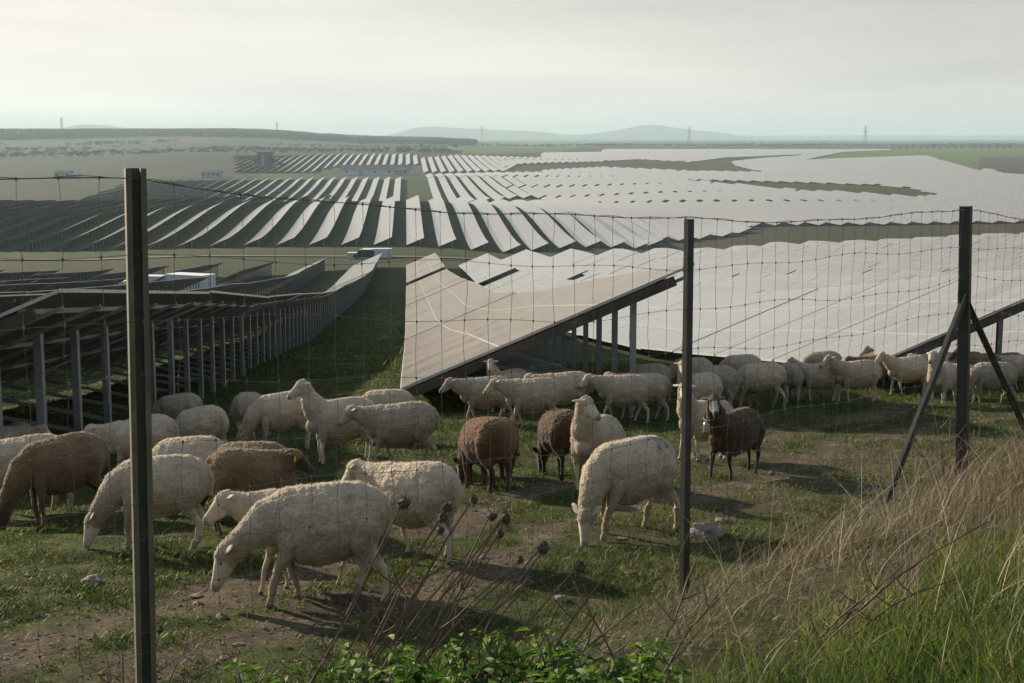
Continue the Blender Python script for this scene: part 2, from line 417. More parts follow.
# ---------------------------------------------------------------- ground sheet (polar, fine near the camera and in front of it)
def build_ground():
    th = np.concatenate([np.linspace(-math.pi, -.62, 40, endpoint=False), np.linspace(-.62, .62, 620, endpoint=False), np.linspace(.62, math.pi, 41)])
    r = np.concatenate([[.05], np.geomspace(.8, 5, 12, endpoint=False), np.linspace(5, 30, 150, endpoint=False), np.geomspace(30, 1200, 300, endpoint=False), np.geomspace(1200, 22000, 170)])
    TT, RR = np.meshgrid(th, r)
    X = RR * np.sin(TT); Y = RR * np.cos(TT)
    # rings at constant Y inside the view so that ridges stay crisp
    Z = terr(X, np.where(Y > 0, Y, -Y * 0 + 0.0))
    nrow, ncol = X.shape
    V = np.stack([X, Y, Z], -1).reshape(-1, 3)
    i = np.arange(nrow - 1)[:, None] * ncol + np.arange(ncol - 1)[None, :]
    Fq = np.stack([i, i + 1, i + ncol + 1, i + ncol], -1).reshape(-1, 4)
    x, y, z = V[:, 0], V[:, 1], V[:, 2]
    yy = np.maximum(y, 1)
    px, py = project(x, yy, z)
    col = np.zeros((len(V), 3))
    # real land cover, drawn as plots of the valley floor
    g = np.array([.040, .062, .020])                           # winter grass under the panels
    col[:] = g
    n = fbm(x / 160.0, y / 260.0, 41)[:, None]
    plain = y > 1500
    n2 = vnoise(x / 520.0, y / 700.0, 61)[:, None]
    col = np.where(plain[:, None], np.where(n2 < .3, np.array([.032, .052, .024]), np.where(n2 < .62, np.array([.048, .046, .034]), np.array([.026, .034, .022]))), col)
    aisle = (x + .074 * y < -.2) & (x + .074 * y > -9) & (y < 100)
    col = np.where(aisle[:, None], np.array([.045, .080, .020]), col)
    road_b1 = (y > 232) & (y < 345) & (px < 560)
    col = np.where(road_b1[:, None], np.where(n < .5, np.array([.055, .042, .028]), np.array([.032, .042, .020])), col)
    dip = (y > 262) & (y < 640) & (px > 560)
    col = np.where(dip[:, None], np.array([.045, .042, .032]) * (.8 + .4 * n), col)
    hill = (y > 3200) & (y < 5400) & (px < 560)
    col = np.where(hill[:, None], np.array([.020, .028, .016]), col)
    leftf = (y > 640) & (y < 3000) & (px < 260)
    col = np.where(leftf[:, None], np.where(n < .36, np.array([.034, .034, .026]), np.where(n < .62, np.array([.012, .024, .015]), np.array([.018, .028, .019]))), col)
    G1 = [(800, 160), (843, 151.5), (903, 149), (1060, 148), (1060, 156), (980, 158), (978, 172), (923, 157), (868, 158)]
    col = np.where(inpoly(px, py, G1)[:, None], np.array([.10, .15, .035]), col)
    D3 = [(978, 157), (1100, 157), (1100, 180), (1000, 172), (978, 166)]
    col = np.where(inpoly(px, py, D3)[:, None], np.array([.075, .060, .050]), col)
    G2 = [(416, 150), (440, 143), (600, 141), (560, 152), (480, 154)]
    col = np.where(inpoly(px, py, G2)[:, None], np.array([.08, .125, .035]), col)
    # green verge and pale track that close the near block on the left
    vg = (y > 96) & (y < 103) & (x < 0) & (x > -14)
    b = bare(x, np.maximum(y, 1)) * (y > 2) * (y < 60)
    near = 1 - smooth(26, 60, y)
    o = mesh_obj('hillside', V, Fq, M['ground'], None, True, {'land': col, 'bare': b, 'near': near})
    tag(o, kind='structure')
build_ground()

# pale dirt roads between the blocks, as thin sheets that follow the ground
simple('track_dirt', (.07, .06, .045), (.12, .10, .08), .3, .95)
def ribbon(name, pts, w, mat, lift=.012, step=2.0):
    P = []
    for (a, b) in zip(pts[:-1], pts[1:]):
        n = max(2, int(math.dist(a, b) / step))
        P += [(a[0] + (b[0] - a[0]) * i / n, a[1] + (b[1] - a[1]) * i / n) for i in range(n)]
    P.append(pts[-1]); P = np.array(P)
    d = np.gradient(P, axis=0); d /= np.linalg.norm(d, axis=1)[:, None]
    nrm = np.stack([-d[:, 1], d[:, 0]], 1)
    cols = []
    for k in np.linspace(-.5, .5, 5):
        q = P + nrm * w * k
        cols.append(np.stack([q[:, 0], q[:, 1], terr(q[:, 0], q[:, 1]) + lift], -1))
    V = np.stack(cols, 1).reshape(-1, 3); m = len(P)
    i = np.arange(m - 1)[:, None] * 5 + np.arange(4)[None, :]
    Fq = np.stack([i, i + 5, i + 6, i + 1], -1).reshape(-1, 4)
    o = mesh_obj(name, V, Fq, mat, None, True); tag(o, kind='structure'); return o
ribbon('dirt_road', [(-260, 330), (-140, 328), (-60, 322), (-10, 318), (45, 330), (90, 352), (140, 400)], 4.5, M['track_dirt'], .25, 4)
# ---------------------------------------------------------------- solar field
W = 4.66; TILT = math.atan(.4185); RISE = W * .4185; PITCHL = 8.5; KX = .074
L0 = -.13
POFF = 3.76
up_ = Vector((0, 0, 1))
def gz(l, Y): return T(l - KX * Y, Y)
HLOW = .40
def table_mesh(name, l, Ya, Yb, parent):
    """one tilted table between two post heights: glass, aluminium rim and dark back"""
    za, zb = gz(l + POFF, Ya) , gz(l + POFF, Yb)
    ja, jb = random.uniform(-.03, .03), random.uniform(-.03, .03)
    def P(Y, z, s, dz=0.0):
        return (l + s * W - KX * (Y + KX * s * W), Y + KX * s * W, z + HLOW + s * RISE + dz)
    v = []; th = .045
    for dz in (0, -th):
        v += [P(Ya, za + ja, 0, dz), P(Ya, za + ja, 1, dz), P(Yb, zb + jb, 1, dz), P(Yb, zb + jb, 0, dz)]
    f = [(0, 1, 2, 3), (7, 6, 5, 4), (0, 4, 5, 1), (1, 5, 6, 2), (2, 6, 7, 3), (3, 7, 4, 0)]
    L = Yb - Ya
    uv = [(Ya, 0), (Ya, 5.06), (Yb, 5.06), (Yb, 0)] * 2
    o = mesh_obj(name, v, f, M['panel_dust_skyglow'] if abs(l - L0) < .1 else M['panel'], parent, uv=uv)
    o.data.materials.append(M['backsheet']); o.data.materials.append(M['panel_frame'])
    for p in o.data.polygons: p.material_index = 0 if p.normal.z > .5 else (1 if p.normal.z < -.5 else 2)
    return o, (Ya, za + ja, Yb, zb + jb)

# shared meshes of the supports
def unit(fn, name, mat):
    mb = MB(); fn(mb); o = mb.build(name, mat); me = o.data; bpy.data.objects.remove(o); return me
CPROF = [(-.5, -.5), (.5, -.5), (.5, -.38), (-.34, -.38), (-.34, .38), (.5, .38), (.5, .5), (-.5, .5)]
H_POST = HLOW + RISE * POFF / W - .17
ME_POST = unit(lambda m: m.bar((0, 0, -.5), (0, 0, H_POST), .10, .12, prof=CPROF), 'post', M['galvanised'])
def _raft(m):
    a, b = .05, .985
    m.bar(((a - POFF / W) * W, (a - POFF / W) * W * KX, HLOW + a * RISE - .16 - (HLOW + RISE * POFF / W - .16)),
          ((b - POFF / W) * W, (b - POFF / W) * W * KX, HLOW + b * RISE - .16 - (HLOW + RISE * POFF / W - .16)), .04, .05)
ME_RAFT = unit(_raft, 'rafter', M['galvanised'])
s_ = .30
ME_BRACE = unit(lambda m: m.bar((-.03, 0, .30), ((s_ - POFF / W) * W, (s_ - POFF / W) * W * KX, HLOW + s_ * RISE - .2), .05, .05), 'brace', M['galvanised'])
def add_inst(name, me, loc, parent):
    o = bpy.data.objects.new(name, me); COL.objects.link(o); o.location = loc; o.parent = parent; return o

def near_row(k, start, end, label, tl=12.35, cuts=(), nsup=100, full=True, group=None, split=True):
    l = L0 + PITCHL * k
    x0 = l + POFF - KX * start
    root = empty('solar_panel_row', (0, 0, 0))
    root.location = (x0, start, T(x0, start))
    inv = -Vector(root.location)
    tag(root, label, 'solar panels', group)
    segs = []; Y = start
    while Y < end - 2:
        Yn = min(Y + tl, end)
        if any(a < Yn and b > Y for a, b in cuts):
            a, b = [c for c in cuts if c[0] < Yn and c[1] > Y][0]
            if a - Y > 2: segs.append((Y, a))
            Y = b; continue
        segs.append((Y, Yn - .14)); Y = Yn
    ends = []
    posts = []
    pos = []
    for (a, b) in segs:
        o, e = table_mesh('panel_table', l, a, b, root); o.location = inv; ends.append(e)
        n = max(2, int(round((b - a) / 2.07)))
        for i in range(n):
            t = (i + .35) / n if full else (i + .35) / n
            Yp = a + (b - a) * t; z = e[1] + (e[3] - e[1]) * t
            pos.append((l + POFF - KX * Yp, Yp, z))
    cnt = nsup
    for i, p in enumerate(pos[:cnt]):
        loc = Vector(p) + inv
        add_inst('post', ME_POST, loc, root)
        if full:
            add_inst('rafter', ME_RAFT, loc + Vector((0, 0, HLOW + RISE * POFF / W - .16)), root)
            add_inst('brace', ME_BRACE, loc, root)
    if len(pos) > cnt or not full:
        mb = MB()
        for i, p in enumerate(pos):
            p = Vector(p)
            if i >= cnt: mb.box(p + Vector((0, 0, .6)), (.13, .17, 1.9))
            if not full or i >= cnt:
                a = .06 - POFF / W; b = .98 - POFF / W; hz = HLOW + RISE * POFF / W - .12
                mb.bar(p + Vector((a * W, a * W * KX, hz + a * RISE)), p + Vector((b * W, b * W * KX, hz + b * RISE)), .06, .1)
                s2 = .3
                mb.bar(p + Vector((0, 0, .3)), p + Vector(((s2 - POFF / W) * W, 0, HLOW + s2 * RISE - .18)), .05)
        if mb.v:
            o = mb.build('support_frame', M['galvanised'], root); o.location = inv
    if full:      # heavy edge beam closing the near end
        mb = MB(); zz = ends[0][1]; hz = HLOW - .15
        mb.bar((l + .02 * W - KX * start, start + .05, zz + hz + .02 * RISE), (l + .93 * W - KX * start, start + .05 + KX * .93 * W, zz + hz + .93 * RISE), .08, .15)
        o = mb.build('edge_beam', M['dark_steel'], root); o.location = inv
    # purlins run along the row under the glass
    if full:
        for s in (.1, .37, .63, .9):
            mb = MB()
            for (Ya, za, Yb, zb) in ends[:9]:
                q = []
                for Y_, z_ in ((Ya + .05, za), (Yb - .05, zb)):
                    q.append((l + s * W - KX * (Y_ + KX * s * W), Y_ + KX * s * W, z_ + HLOW + s * RISE - .078))
                mb.bar(q[0], q[1], .05, .062)
            o = mb.build('purlin', M['galvanised'], root); o.location = inv
    return root

GAP = (162.5, 169.5)
near_row(-1, 15.8, 231, 'tall row of solar tables on grey posts, seen from underneath, left of the grass aisle', cuts=())
near_row(0, 22.0, 229, 'row of tilted panels whose brown glass faces us, right of the grass aisle', tl=12.2, cuts=(GAP,))
near_row(1, 26.2, 232, 'row of pale panels rising to the right edge, behind the corner post and sheep', tl=6.1, cuts=(GAP,))
lefts = {-2: 'first row of dark-backed panels behind the tall near row on the left', -3: 'second dark-backed row behind the near left row, reaching the white container',
         -4: 'third row from the near left row, broken by the white container', -5: 'fourth dark-backed row, passing in front of the small white cabins'}
for k in range(-2, -12, -1):
    near_row(k, 20 + (-k) * 3, 231 - (-k - 2) * 1.2, lefts.get(k, 'thin dark row of panels far left, short of the brown strip'), cuts=((150, 182),) if k in (-3, -4) else (((158, 176),) if k in (-5, -6) else ()),
             nsup=100, full=False, group='dark-backed rows of the left block')
for k in range(2, 18):
    far_end = float(np.interp(k * 8.5, [10, 60, 120], [252, 280, 305]))
    lab = {2: 'second row behind the corner post, pale panels with a dark slot halfway'}.get(k, 'wide pale row in the sheet of panels right of the brown near row')
    near_row(k, 30 + (k - 2) * 5.0, far_end, lab, tl=12.2 if k % 2 else 18.3, cuts=((158 + (k * 7) % 9, 162.5 + (k * 7) % 9),) if k < 12 else (), nsup=0, full=False, group='pale rows right of the near row')

# blocks beyond: which ground carries panels is read off land plots
def corridor(px, py, x, Y, l):
    ok = np.zeros(np.shape(px), bool)
    ys = np.interp((px - 512) / F, [-.3, -.01, .095, .10, .16, .165, .5], [366, 372, 425, 480, 500, 555, 555])
    b2 = (Y > ys) & (Y < np.interp((px - 512) / F, [-.4, -.05, 0, .05], [575, 575, 640, 900]))
    ok |= b2 & (px > -120)
    b3 = (Y > 800) & (Y < 1130) & (px > np.interp(Y, [800, 1130], [70, 130]))
    ok |= b3 & (not (-2 < l < 14))
    ok |= (Y > 600) & (px > 540)
    ok |= (Y > 1130) & (Y < 1290) & (px > 420) & (not (-2 < l < 14))
    b4 = (Y > 1380) & (Y < 1800) & (px > 232) & (px < 600)
    ok |= b4
    # far limit
    lim = np.interp(px, [232, 410, 416, 476, 515, 600, 603, 700, 860, 905, 925, 978, 1000, 1060], [152, 153, 158, 153, 153, 152, 148.5, 147.8, 147.6, 150, 155.5, 166, 174, 178])
    ok &= py > lim
    D1 = [(500, 172), (516, 163.5), (600, 161), (637, 158.8), (690, 161.5), (725, 157), (768, 155.2), (800, 154), (800, 155.5), (768, 157.5), (730, 161), (735, 165), (765, 172), (740, 172), (687, 171), (600, 167)]
    D2 = [(683, 180), (687, 179), (762, 180.5), (768, 180.5), (818, 182), (880, 184), (908, 186.5), (940, 194.5), (908, 197), (880, 195), (818, 191), (768, 188.5), (762, 187.5)]
    G1 = [(800, 160), (843, 151.5), (903, 149), (1060, 148), (1060, 156), (980, 158), (978, 172), (923, 155.5), (868, 157.5)]
    D4 = [(268, 178), (345, 176), (415, 174), (415, 164), (330, 166), (300, 174), (232, 172), (232, 178)]
    for D in (D1, D2, G1, D4): ok &= ~inpoly(px, py, D)
    # cross tracks
    for yc in (700, 812, 960, 1128, 1265, 1480, 1720):
        ok &= ~((px > 500) & (np.abs(Y - yc - 12 * np.sin(l / 90.0)) < 4.2))
    ok &= (px < 1150)
    return ok

segs_all = []
for k in range(-60, 150):
    l = L0 + PITCHL * k
    Y = np.arange(350.0, 2600.0, 3.0)
    x = l - KX * Y
    z = terr(x, Y)
    px, py = project(x, Y, z + 1.4)
    ok = corridor(px, py, x, Y, l)
    ok &= (px > -60) & (px < 1110)
    i = 0
    while i < len(Y):
        if ok[i]:
            j = i
            while j + 1 < len(Y) and ok[j + 1]: j += 1
            # split very long runs where the sheet of panels crosses block roads
            if Y[j] - Y[i] > 18: segs_all.append((Y[i], Y[j], l))
            i = j + 1
        else: i += 1
segs_all.sort()
print('far segments', len(segs_all))

def strip(l, a, b, step):
    """one continuous run of tables that follows the ground"""
    n = max(1, int(round((b - a) / step))); ys = np.linspace(a, b, n + 1)
    xs = l + POFF - KX * ys
    zs = terr(xs, ys)
    V = []; Q = []; UV = []
    for y, z in zip(ys, zs):
        for (s, dz) in ((0, 0), (1, 0), (1, -.07), (0, -.07)):
            V.append((l + s * W - KX * y, y + KX * s * W, z + HLOW + s * RISE + dz)); UV.append((y, 5.06 * s))
    for i in range(n):
        k = 4 * i
        Q += [(k, k + 1, k + 5, k + 4), (k + 1, k + 2, k + 6, k + 5), (k + 2, k + 3, k + 7, k + 6), (k + 3, k, k + 4, k + 7)]
    Q += [(0, 3, 2, 1), (4 * n, 4 * n + 1, 4 * n + 2, 4 * n + 3)]
    return V, Q, UV, ys, zs
def set_mats(o):
    me = o.data; me.materials.append(M['backsheet'])
    nz = np.empty(len(me.polygons) * 3, dtype=np.float32); me.polygons.foreach_get('normal', nz)
    me.polygons.foreach_set('material_index', (nz.reshape(-1, 3)[:, 2] < .5).astype(np.int32))

NROW = 262
def blockname(a, b, l):
    px = project(l - KX * a, a, T(l - KX * a, a))[0]
    if a < 620:
        if px < 250: return ('dark thin-edged row of panels on the ridge left of the white van and container', 'rows on the left ridge')
        if px < 660: return ('pale panel row in the fan beyond the brown strip with the white container', 'fan of rows beyond the brown strip')
        return ('white panel row starting at the zigzag edge above the dark bare slope', 'rows behind the dark bare slope')
    if px < 420: return ('small hazy panel row beyond the ridge, left of the grass lane', 'hazy rows left of the grass lane')
    return ('far panel row in the white sheet of panels across the valley', 'rows across the valley floor')
rest_V, rest_Q, rest_UV = [], [], []
for idx, (a, b, l) in enumerate(segs_all):
    step = 12.4 if a < 700 else 25
    V, Q, UV, ys, zs = strip(l, a, b, step)
    if idx < NROW:
        lab, grp = blockname(a, b, l)
        org = Vector((l + POFF - KX * a, a, T(l + POFF - KX * a, a)))
        root = empty('solar_panel_row', org); tag(root, lab, 'solar panels', grp)
        o = mesh_obj('panel_table', np.array(V) - np.array(org), np.array(Q), M['panel'], root, uv=UV); set_mats(o)
        mb = MB(); n = len(ys)
        Yp = a + 1
        st = 4.1 if a < 620 else 9.0
        while Yp < b:
            zp = float(np.interp(Yp, ys, zs)); p = Vector((l + POFF - KX * Yp, Yp, zp)) - org
            mb.box(p + Vector((0, 0, .6)), (.15, .2, 1.9))
            if Yp < a + 30: mb.bar(p + Vector((0, 0, .3)), p + Vector((-2.4, 0, HLOW + .3 * RISE - .1)), .08)
            Yp += st
        mb.build('support_frame', M['galvanised'], root)
    else:
        base = len(rest_V); rest_V += V; rest_UV += UV; rest_Q += [tuple(q + base for q in qq) for qq in Q]
o = mesh_obj('distant_solar_rows', np.array(rest_V), np.array(rest_Q), M['panel'], None, uv=rest_UV); set_mats(o)
tag(o, 'distant white sheet of countless panel rows stretching to the green plain', 'solar panels', kind='stuff')
# ---------------------------------------------------------------- sheep
def loft_solid(V, Fc, rings):
    """rings: list of (centre, axis_a*ra, axis_b*rb); adds a closed tube with rounded ends"""
    n = 14; base = len(V)
    for c, a, b in rings:
        for t in range(n):
            an = 2 * math.pi * t / n
            V.append(Vector(c) + a * math.cos(an) + b * math.sin(an))
    m = len(rings)
    for i in range(m - 1):
        for t in range(n):
            t2 = (t + 1) % n
            Fc.append((base + i * n + t, base + i * n + t2, base + (i + 1) * n + t2, base + (i + 1) * n + t))
    k = len(V); V.append(Vector(rings[0][0])); V.append(Vector(rings[-1][0]))
    for t in range(n):
        t2 = (t + 1) % n
        Fc.append((k, base + t2, base + t)); Fc.append((k + 1, base + (m - 1) * n + t, base + (m - 1) * n + t2))
def chain(V, Fc, pts, radii, flat=1.0):
    pts = [Vector(p) for p in pts]; rings = []
    # round caps
    d0 = (pts[0] - pts[1]).normalized(); d1 = (pts[-1] - pts[-2]).normalized()
    P = [pts[0] + d0 * radii[0] * .9, pts[0] + d0 * radii[0] * .6] + pts + [pts[-1] + d1 * radii[-1] * .6, pts[-1] + d1 * radii[-1] * .9]
    Rr = [radii[0] * .3, radii[0] * .78] + list(radii) + [radii[-1] * .78, radii[-1] * .3]
    for i, p in enumerate(P):
        d = (P[min(i + 1, len(P) - 1)] - P[max(i - 1, 0)]).normalized()
        side = Vector((0, 1, 0)); side = (side - d * side.dot(d))
        if side.length < .2: side = Vector((1, 0, 0)) - d * d.x
        side.normalize(); up = d.cross(side)
        rings.append((p, side * Rr[i] * flat, up * Rr[i]))
    loft_solid(V, Fc, rings)

POSES = {
 # neck points, neck radii, head origin, head direction, side yaw handled through the direction
 'graze':  dict(neck=[(.26, 0, .58), (.40, 0, .50), (.52, 0, .37), (.60, 0, .25)], nr=[.17, .145, .105, .078], h=(.615, 0, .235), d=(.42, 0, -.91), w=0),
 'graze2': dict(neck=[(.26, 0, .58), (.40, .03, .49), (.50, .07, .36), (.56, .10, .24)], nr=[.17, .145, .105, .078], h=(.575, .105, .235), d=(.30, .22, -.93), w=1),
 'lowered': dict(neck=[(.26, 0, .58), (.41, 0, .54), (.55, 0, .45), (.66, 0, .36)], nr=[.17, .14, .10, .078], h=(.68, 0, .345), d=(.50, 0, -.86), w=1),
 'level':  dict(neck=[(.26, 0, .60), (.40, 0, .62), (.52, 0, .65), (.62, 0, .69)], nr=[.17, .145, .105, .080], h=(.64, 0, .70), d=(.86, 0, -.52), w=1),
 'level2': dict(neck=[(.26, 0, .60), (.40, 0, .66), (.50, 0, .73), (.58, 0, .80)], nr=[.17, .14, .10, .080], h=(.60, 0, .82), d=(.86, 0, -.50), w=2),
 'up':     dict(neck=[(.26, 0, .60), (.36, 0, .70), (.43, 0, .82), (.47, 0, .92)], nr=[.175, .15, .105, .082], h=(.485, 0, .95), d=(.90, 0, -.42), w=0),
 'up_left': dict(neck=[(.26, 0, .60), (.36, 0, .70), (.42, .02, .82), (.45, .03, .90)], nr=[.175, .15, .105, .082], h=(.45, .05, .935), d=(.30, .80, -.50), w=0),
 'up_cam': dict(neck=[(.26, 0, .60), (.36, 0, .70), (.42, .02, .82), (.45, .02, .90)], nr=[.175, .15, .105, .082], h=(.455, .035, .935), d=(.62, .62, -.48), w=2),
 'up_right': dict(neck=[(.26, 0, .60), (.36, 0, .70), (.42, -.02, .82), (.45, -.03, .90)], nr=[.175, .15, .105, .082], h=(.45, -.05, .935), d=(.42, -.80, -.42), w=2),
 'fold':  dict(neck=[(.20, 0, .60), (.30, -.02, .63), (.36, -.05, .67), (.40, -.08, .70)], nr=[.17, .14, .11, .09], h=(.41, -.09, .70), d=(.88, -.1, -.46), w=0),
}
WALK = [dict(FL=(0, 0), FR=(0, 0), HL=(0, 0), HR=(0, 0)),
        dict(FL=(.10, .0), FR=(-.10, .0), HL=(-.10, .0), HR=(.09, .0)),
        dict(FL=(-.06, .0), FR=(.08, .0), HL=(.06, .0), HR=(-.08, .0))]
SQ = .88
def make_sheep_mesh(name, pose, vox=.0115, mark=False, lamb=1.0, blaze=False):
    p = POSES[pose]; V, Fc = [], []
    X, Y, Z = Vector((1, 0, 0)), Vector((0, 1, 0)), Vector((0, 0, 1))
    body = [(-.465, .575, .045, .055), (-.445, .575, .105, .12), (-.39, .565, .160, .180), (-.29, .560, .200, .225), (-.15, .540, .222, .250), (.02, .515, .235, .265), (.16, .520, .215, .248), (.27, .545, .175, .208), (.34, .56, .130, .158), (.385, .565, .07, .085)]
    loft_solid(V, Fc, [((x, 0, z), Y * ry, Z * rz) for x, z, ry, rz in body])
    nk = [Vector(q) for q in p['neck']]
    chain(V, Fc, nk, p['nr'], .86)
    chain(V, Fc, [(.30, 0, .52), (.37, 0, .48)], [.15, .10], .9)
    h = Vector(p['h']); d = Vector(p['d']).normalized()
    side = Z.cross(d); side = side.normalized() if side.length > .15 else Y
    hup = d.cross(side).normalized()
    hd = [(-.045, .050, .055, 0), (-.02, .064, .072, .004), (.03, .066, .078, .004), (.08, .060, .074, -.003), (.13, .047, .060, -.010), (.18, .037, .046, -.016), (.215, .036, .040, -.020), (.238, .026, .028, -.022), (.246, .012, .014, -.022)]
    loft_solid(V, Fc, [(h + d * t * 1.08 + hup * o, side * a * 1.04, hup * b * 1.06) for t, a, b, o in hd])
    w = WALK[p['w']]
    for sd, key in ((1, 'FL'), (-1, 'FR')):
        dx, _ = w[key]
        chain(V, Fc, [(.24, .105 * sd, .47), (.265, .112 * sd, .36), (.27 + dx * .3, .108 * sd, .295), (.285 + dx * .65, .103 * sd, .195), (.272 + dx, .102 * sd, .075), (.285 + dx, .102 * sd, .028)],
              [.082, .052, .034, .0245, .0185, .0245])
    for sd, key in ((1, 'HL'), (-1, 'HR')):
        dx, _ = w[key]
        chain(V, Fc, [(-.30, .10 * sd, .54), (-.27, .122 * sd, .42), (-.295 + dx * .3, .118 * sd, .335), (-.39 + dx * .6, .108 * sd, .245), (-.375 + dx * .9, .104 * sd, .15), (-.36 + dx, .103 * sd, .07), (-.345 + dx, .103 * sd, .028)],
              [.130, .092, .052, .030, .0215, .0195, .0255])
    chain(V, Fc, [(-.43, 0, .68), (-.475, .005, .62), (-.49, .01, .52), (-.485, .01, .46)], [.035, .032, .026, .018])
    me = bpy.data.meshes.new(name); me.from_pydata([tuple(v) for v in V], [], Fc)
    bm = bmesh.new(); bm.from_mesh(me); bmesh.ops.recalc_face_normals(bm, faces=bm.faces); bm.to_mesh(me); bm.free()
    o = bpy.data.objects.new(name, me); COL.objects.link(o)
    md = o.modifiers.new('r', 'REMESH'); md.mode = 'VOXEL'; md.voxel_size = vox; md.use_smooth_shade = True
    sm = o.modifiers.new('s', 'SMOOTH'); sm.factor = .5; sm.iterations = 5
    dg = bpy.context.evaluated_depsgraph_get()
    ev = bpy.data.meshes.new_from_object(o.evaluated_get(dg))
    bpy.data.objects.remove(o); bpy.data.meshes.remove(me)
    n = len(ev.vertices); co = np.empty(n * 3); ev.vertices.foreach_get('co', co); co = co.reshape(-1, 3)
    no = np.empty(n * 3); ev.vertices.foreach_get('normal', no); no = no.reshape(-1, 3)
    # fleece mask: not the face, not the lower legs
    hn = np.array(h); dn = np.array(d)
    th = (co - hn) @ dn; rad = np.linalg.norm(co - hn - th[:, None] * dn, axis=1)
    jit = np.array([mnoise.noise(Vector(c * 22)) for c in co])
    face = smooth(.035, .065, th + jit * .02 - np.maximum(0, (co - hn) @ np.array(hup)) * .35) * (rad < .13) * (1 - smooth(.26, .32, np.abs(th)))
    lz = .305 + .03 * jit
    leg = 1 - smooth(-.02, .02, co[:, 2] - lz)
    leg = leg * ((np.abs(co[:, 1]) > .045) | (co[:, 2] < .2)) * (np.abs(th) > .27).astype(float) if pose.startswith('graze') or pose == 'lowered' else leg * ((np.abs(co[:, 1]) > .045) | (co[:, 2] < .2))
    wm = (1 - face) * (1 - leg)
    hoof = 1 - smooth(.028, .040, co[:, 2])
    if pose.startswith('graze'): hoof = hoof * (np.abs(th) > .27)
    muzzle = smooth(.205, .235, th) * (rad < .06)
    # fleece relief: locks and clumps
    d1 = np.array([mnoise.noise(Vector(c * 9)) for c in co]); d2 = np.array([mnoise.noise(Vector((c[0] * 42, c[1] * 42, c[2] * 24))) for c in co])
    d3 = np.array([mnoise.noise(Vector(c * 75)) for c in co])
    co = co + no * (wm * (.008 + .010 * d1 + .0065 * d2 + .0045 * d3))[:, None]
    mk = np.zeros(n)
    if mark: mk = (np.hypot(co[:, 0] + .28, co[:, 2] - .72) < .10) & (co[:, 2] > .62) & (np.abs(co[:, 1]) < .17) & ((d2 + jit * .6) > .02)
    bz = np.zeros(n)
    if blaze: bz = face * smooth(-.2, .3, ((co - hn) @ np.array(hup)) / .06) * (np.abs((co - hn) @ np.array(side)) < .032 + .012 * jit) * (th > .04) * (th < .215)
    # ears and eyes joined into the same mesh
    EV, EF = [], []
    for sd in (1, -1):
        e0 = h + side * (.055 * sd) + hup * .035 - d * .0
        e1 = (side * sd * .88 - hup * .22 - d * .40) if 'cam' in pose or 'left' in pose or 'right' in pose else (side * sd * .62 - hup * .22 - d * .66); e1.normalize()
        nn = e1.cross(d).normalized()
        ww = nn.cross(e1).normalized()
        loft_solid(EV, EF, [(e0 + e1 * t, ww * a, nn * b) for t, a, b in ((-.01, .012, .009), (.015, .020, .008), (.050, .027, .006), (.085, .022, .005), (.112, .008, .003))])
    ne = len(EV)
    for sd in (1, -1):
        e = h + d * .074 + side * (.056 * sd) + hup * .022
        loft_solid(EV, EF, [(e + side * sd * t, d * a, hup * a * .8) for t, a in ((-.01, .010), (0, .011), (.005, .010), (.009, .005))])
    for sd in (1, -1):   # nostrils
        e = h + d * .250 + side * (.017 * sd) - hup * .008
        loft_solid(EV, EF, [(e + d * t, side * a, hup * a * .6) for t, a in ((-.012, .008), (0, .009), (.008, .005))])
    ev.clear_geometry() if False else None
    fl = [tuple(pp.vertices) for pp in ev.polygons]
    nv = n
    Vall = np.vstack([co, np.array([tuple(v) for v in EV])]); hx = h.x * (1 - SQ)
    def squeeze(A):
        A = A.copy(); A[:, 0] *= SQ
        return A
    Vall = squeeze(Vall)
    Fall = fl + [tuple(i + nv for i in f) for f in EF]
    bpy.data.meshes.remove(ev)
    z0 = np.zeros(len(EV))
    hm = z0.copy()
    lower = np.concatenate([np.maximum(leg * smooth(.24, .10, co[:, 2]) if False else leg, muzzle * .3), z0])
    o = mesh_obj(name, Vall * lamb, Fall, None, None, True, {'wool': np.concatenate([wm, z0]), 'hoof': np.concatenate([np.maximum(hoof, muzzle * .55), hm]), 'mark': np.concatenate([mk, z0]), 'lower': lower, 'blaze': np.concatenate([bz, z0])})
    me = o.data
    me.materials.append(M['wool_cream']); me.materials.append(M['eye'])
    nf = len(fl); per = (14 * 4 + 28)
    mi = np.zeros(len(me.polygons), dtype=np.int32); 
    ears = 2 * (14 * 4 + 28); mi[nf + ears:] = 1
    me.polygons.foreach_set('material_index', mi)
    bpy.data.objects.remove(o)
    # fleece fibres: short curled locks standing off the surface
    q = rng.choice(nv, 19000, p=wm / wm.sum()); P = co[q]; N = no[q]
    flow = np.array([-.35, 0, -.75]); fl_ = flow - N * (N @ flow)[:, None]
    dd = N * .85 + fl_ * .45 + rng.normal(0, .35, P.shape); dd /= np.linalg.norm(dd, axis=1)[:, None]
    sdv = np.cross(dd, N + rng.normal(0, .2, P.shape)); sdv /= np.linalg.norm(sdv, axis=1)[:, None] + 1e-9
    L = rng.uniform(.006, .013, len(P))[:, None]; wd = rng.uniform(.0016, .0034, len(P))[:, None]
    P = P + rng.normal(0, .004, P.shape) - N * .003
    FV = squeeze(np.stack([P - sdv * wd, P + sdv * wd, P + dd * L], 1).reshape(-1, 3))
    FF = np.arange(len(FV)).reshape(-1, 3)
    o = mesh_obj(name + '_fleece', FV * lamb, FF, None, None, False, {'wool': np.ones(len(FV)), 'hoof': np.zeros(len(FV)), 'mark': np.repeat(np.concatenate([mk])[q], 3), 'lower': np.zeros(len(FV))})
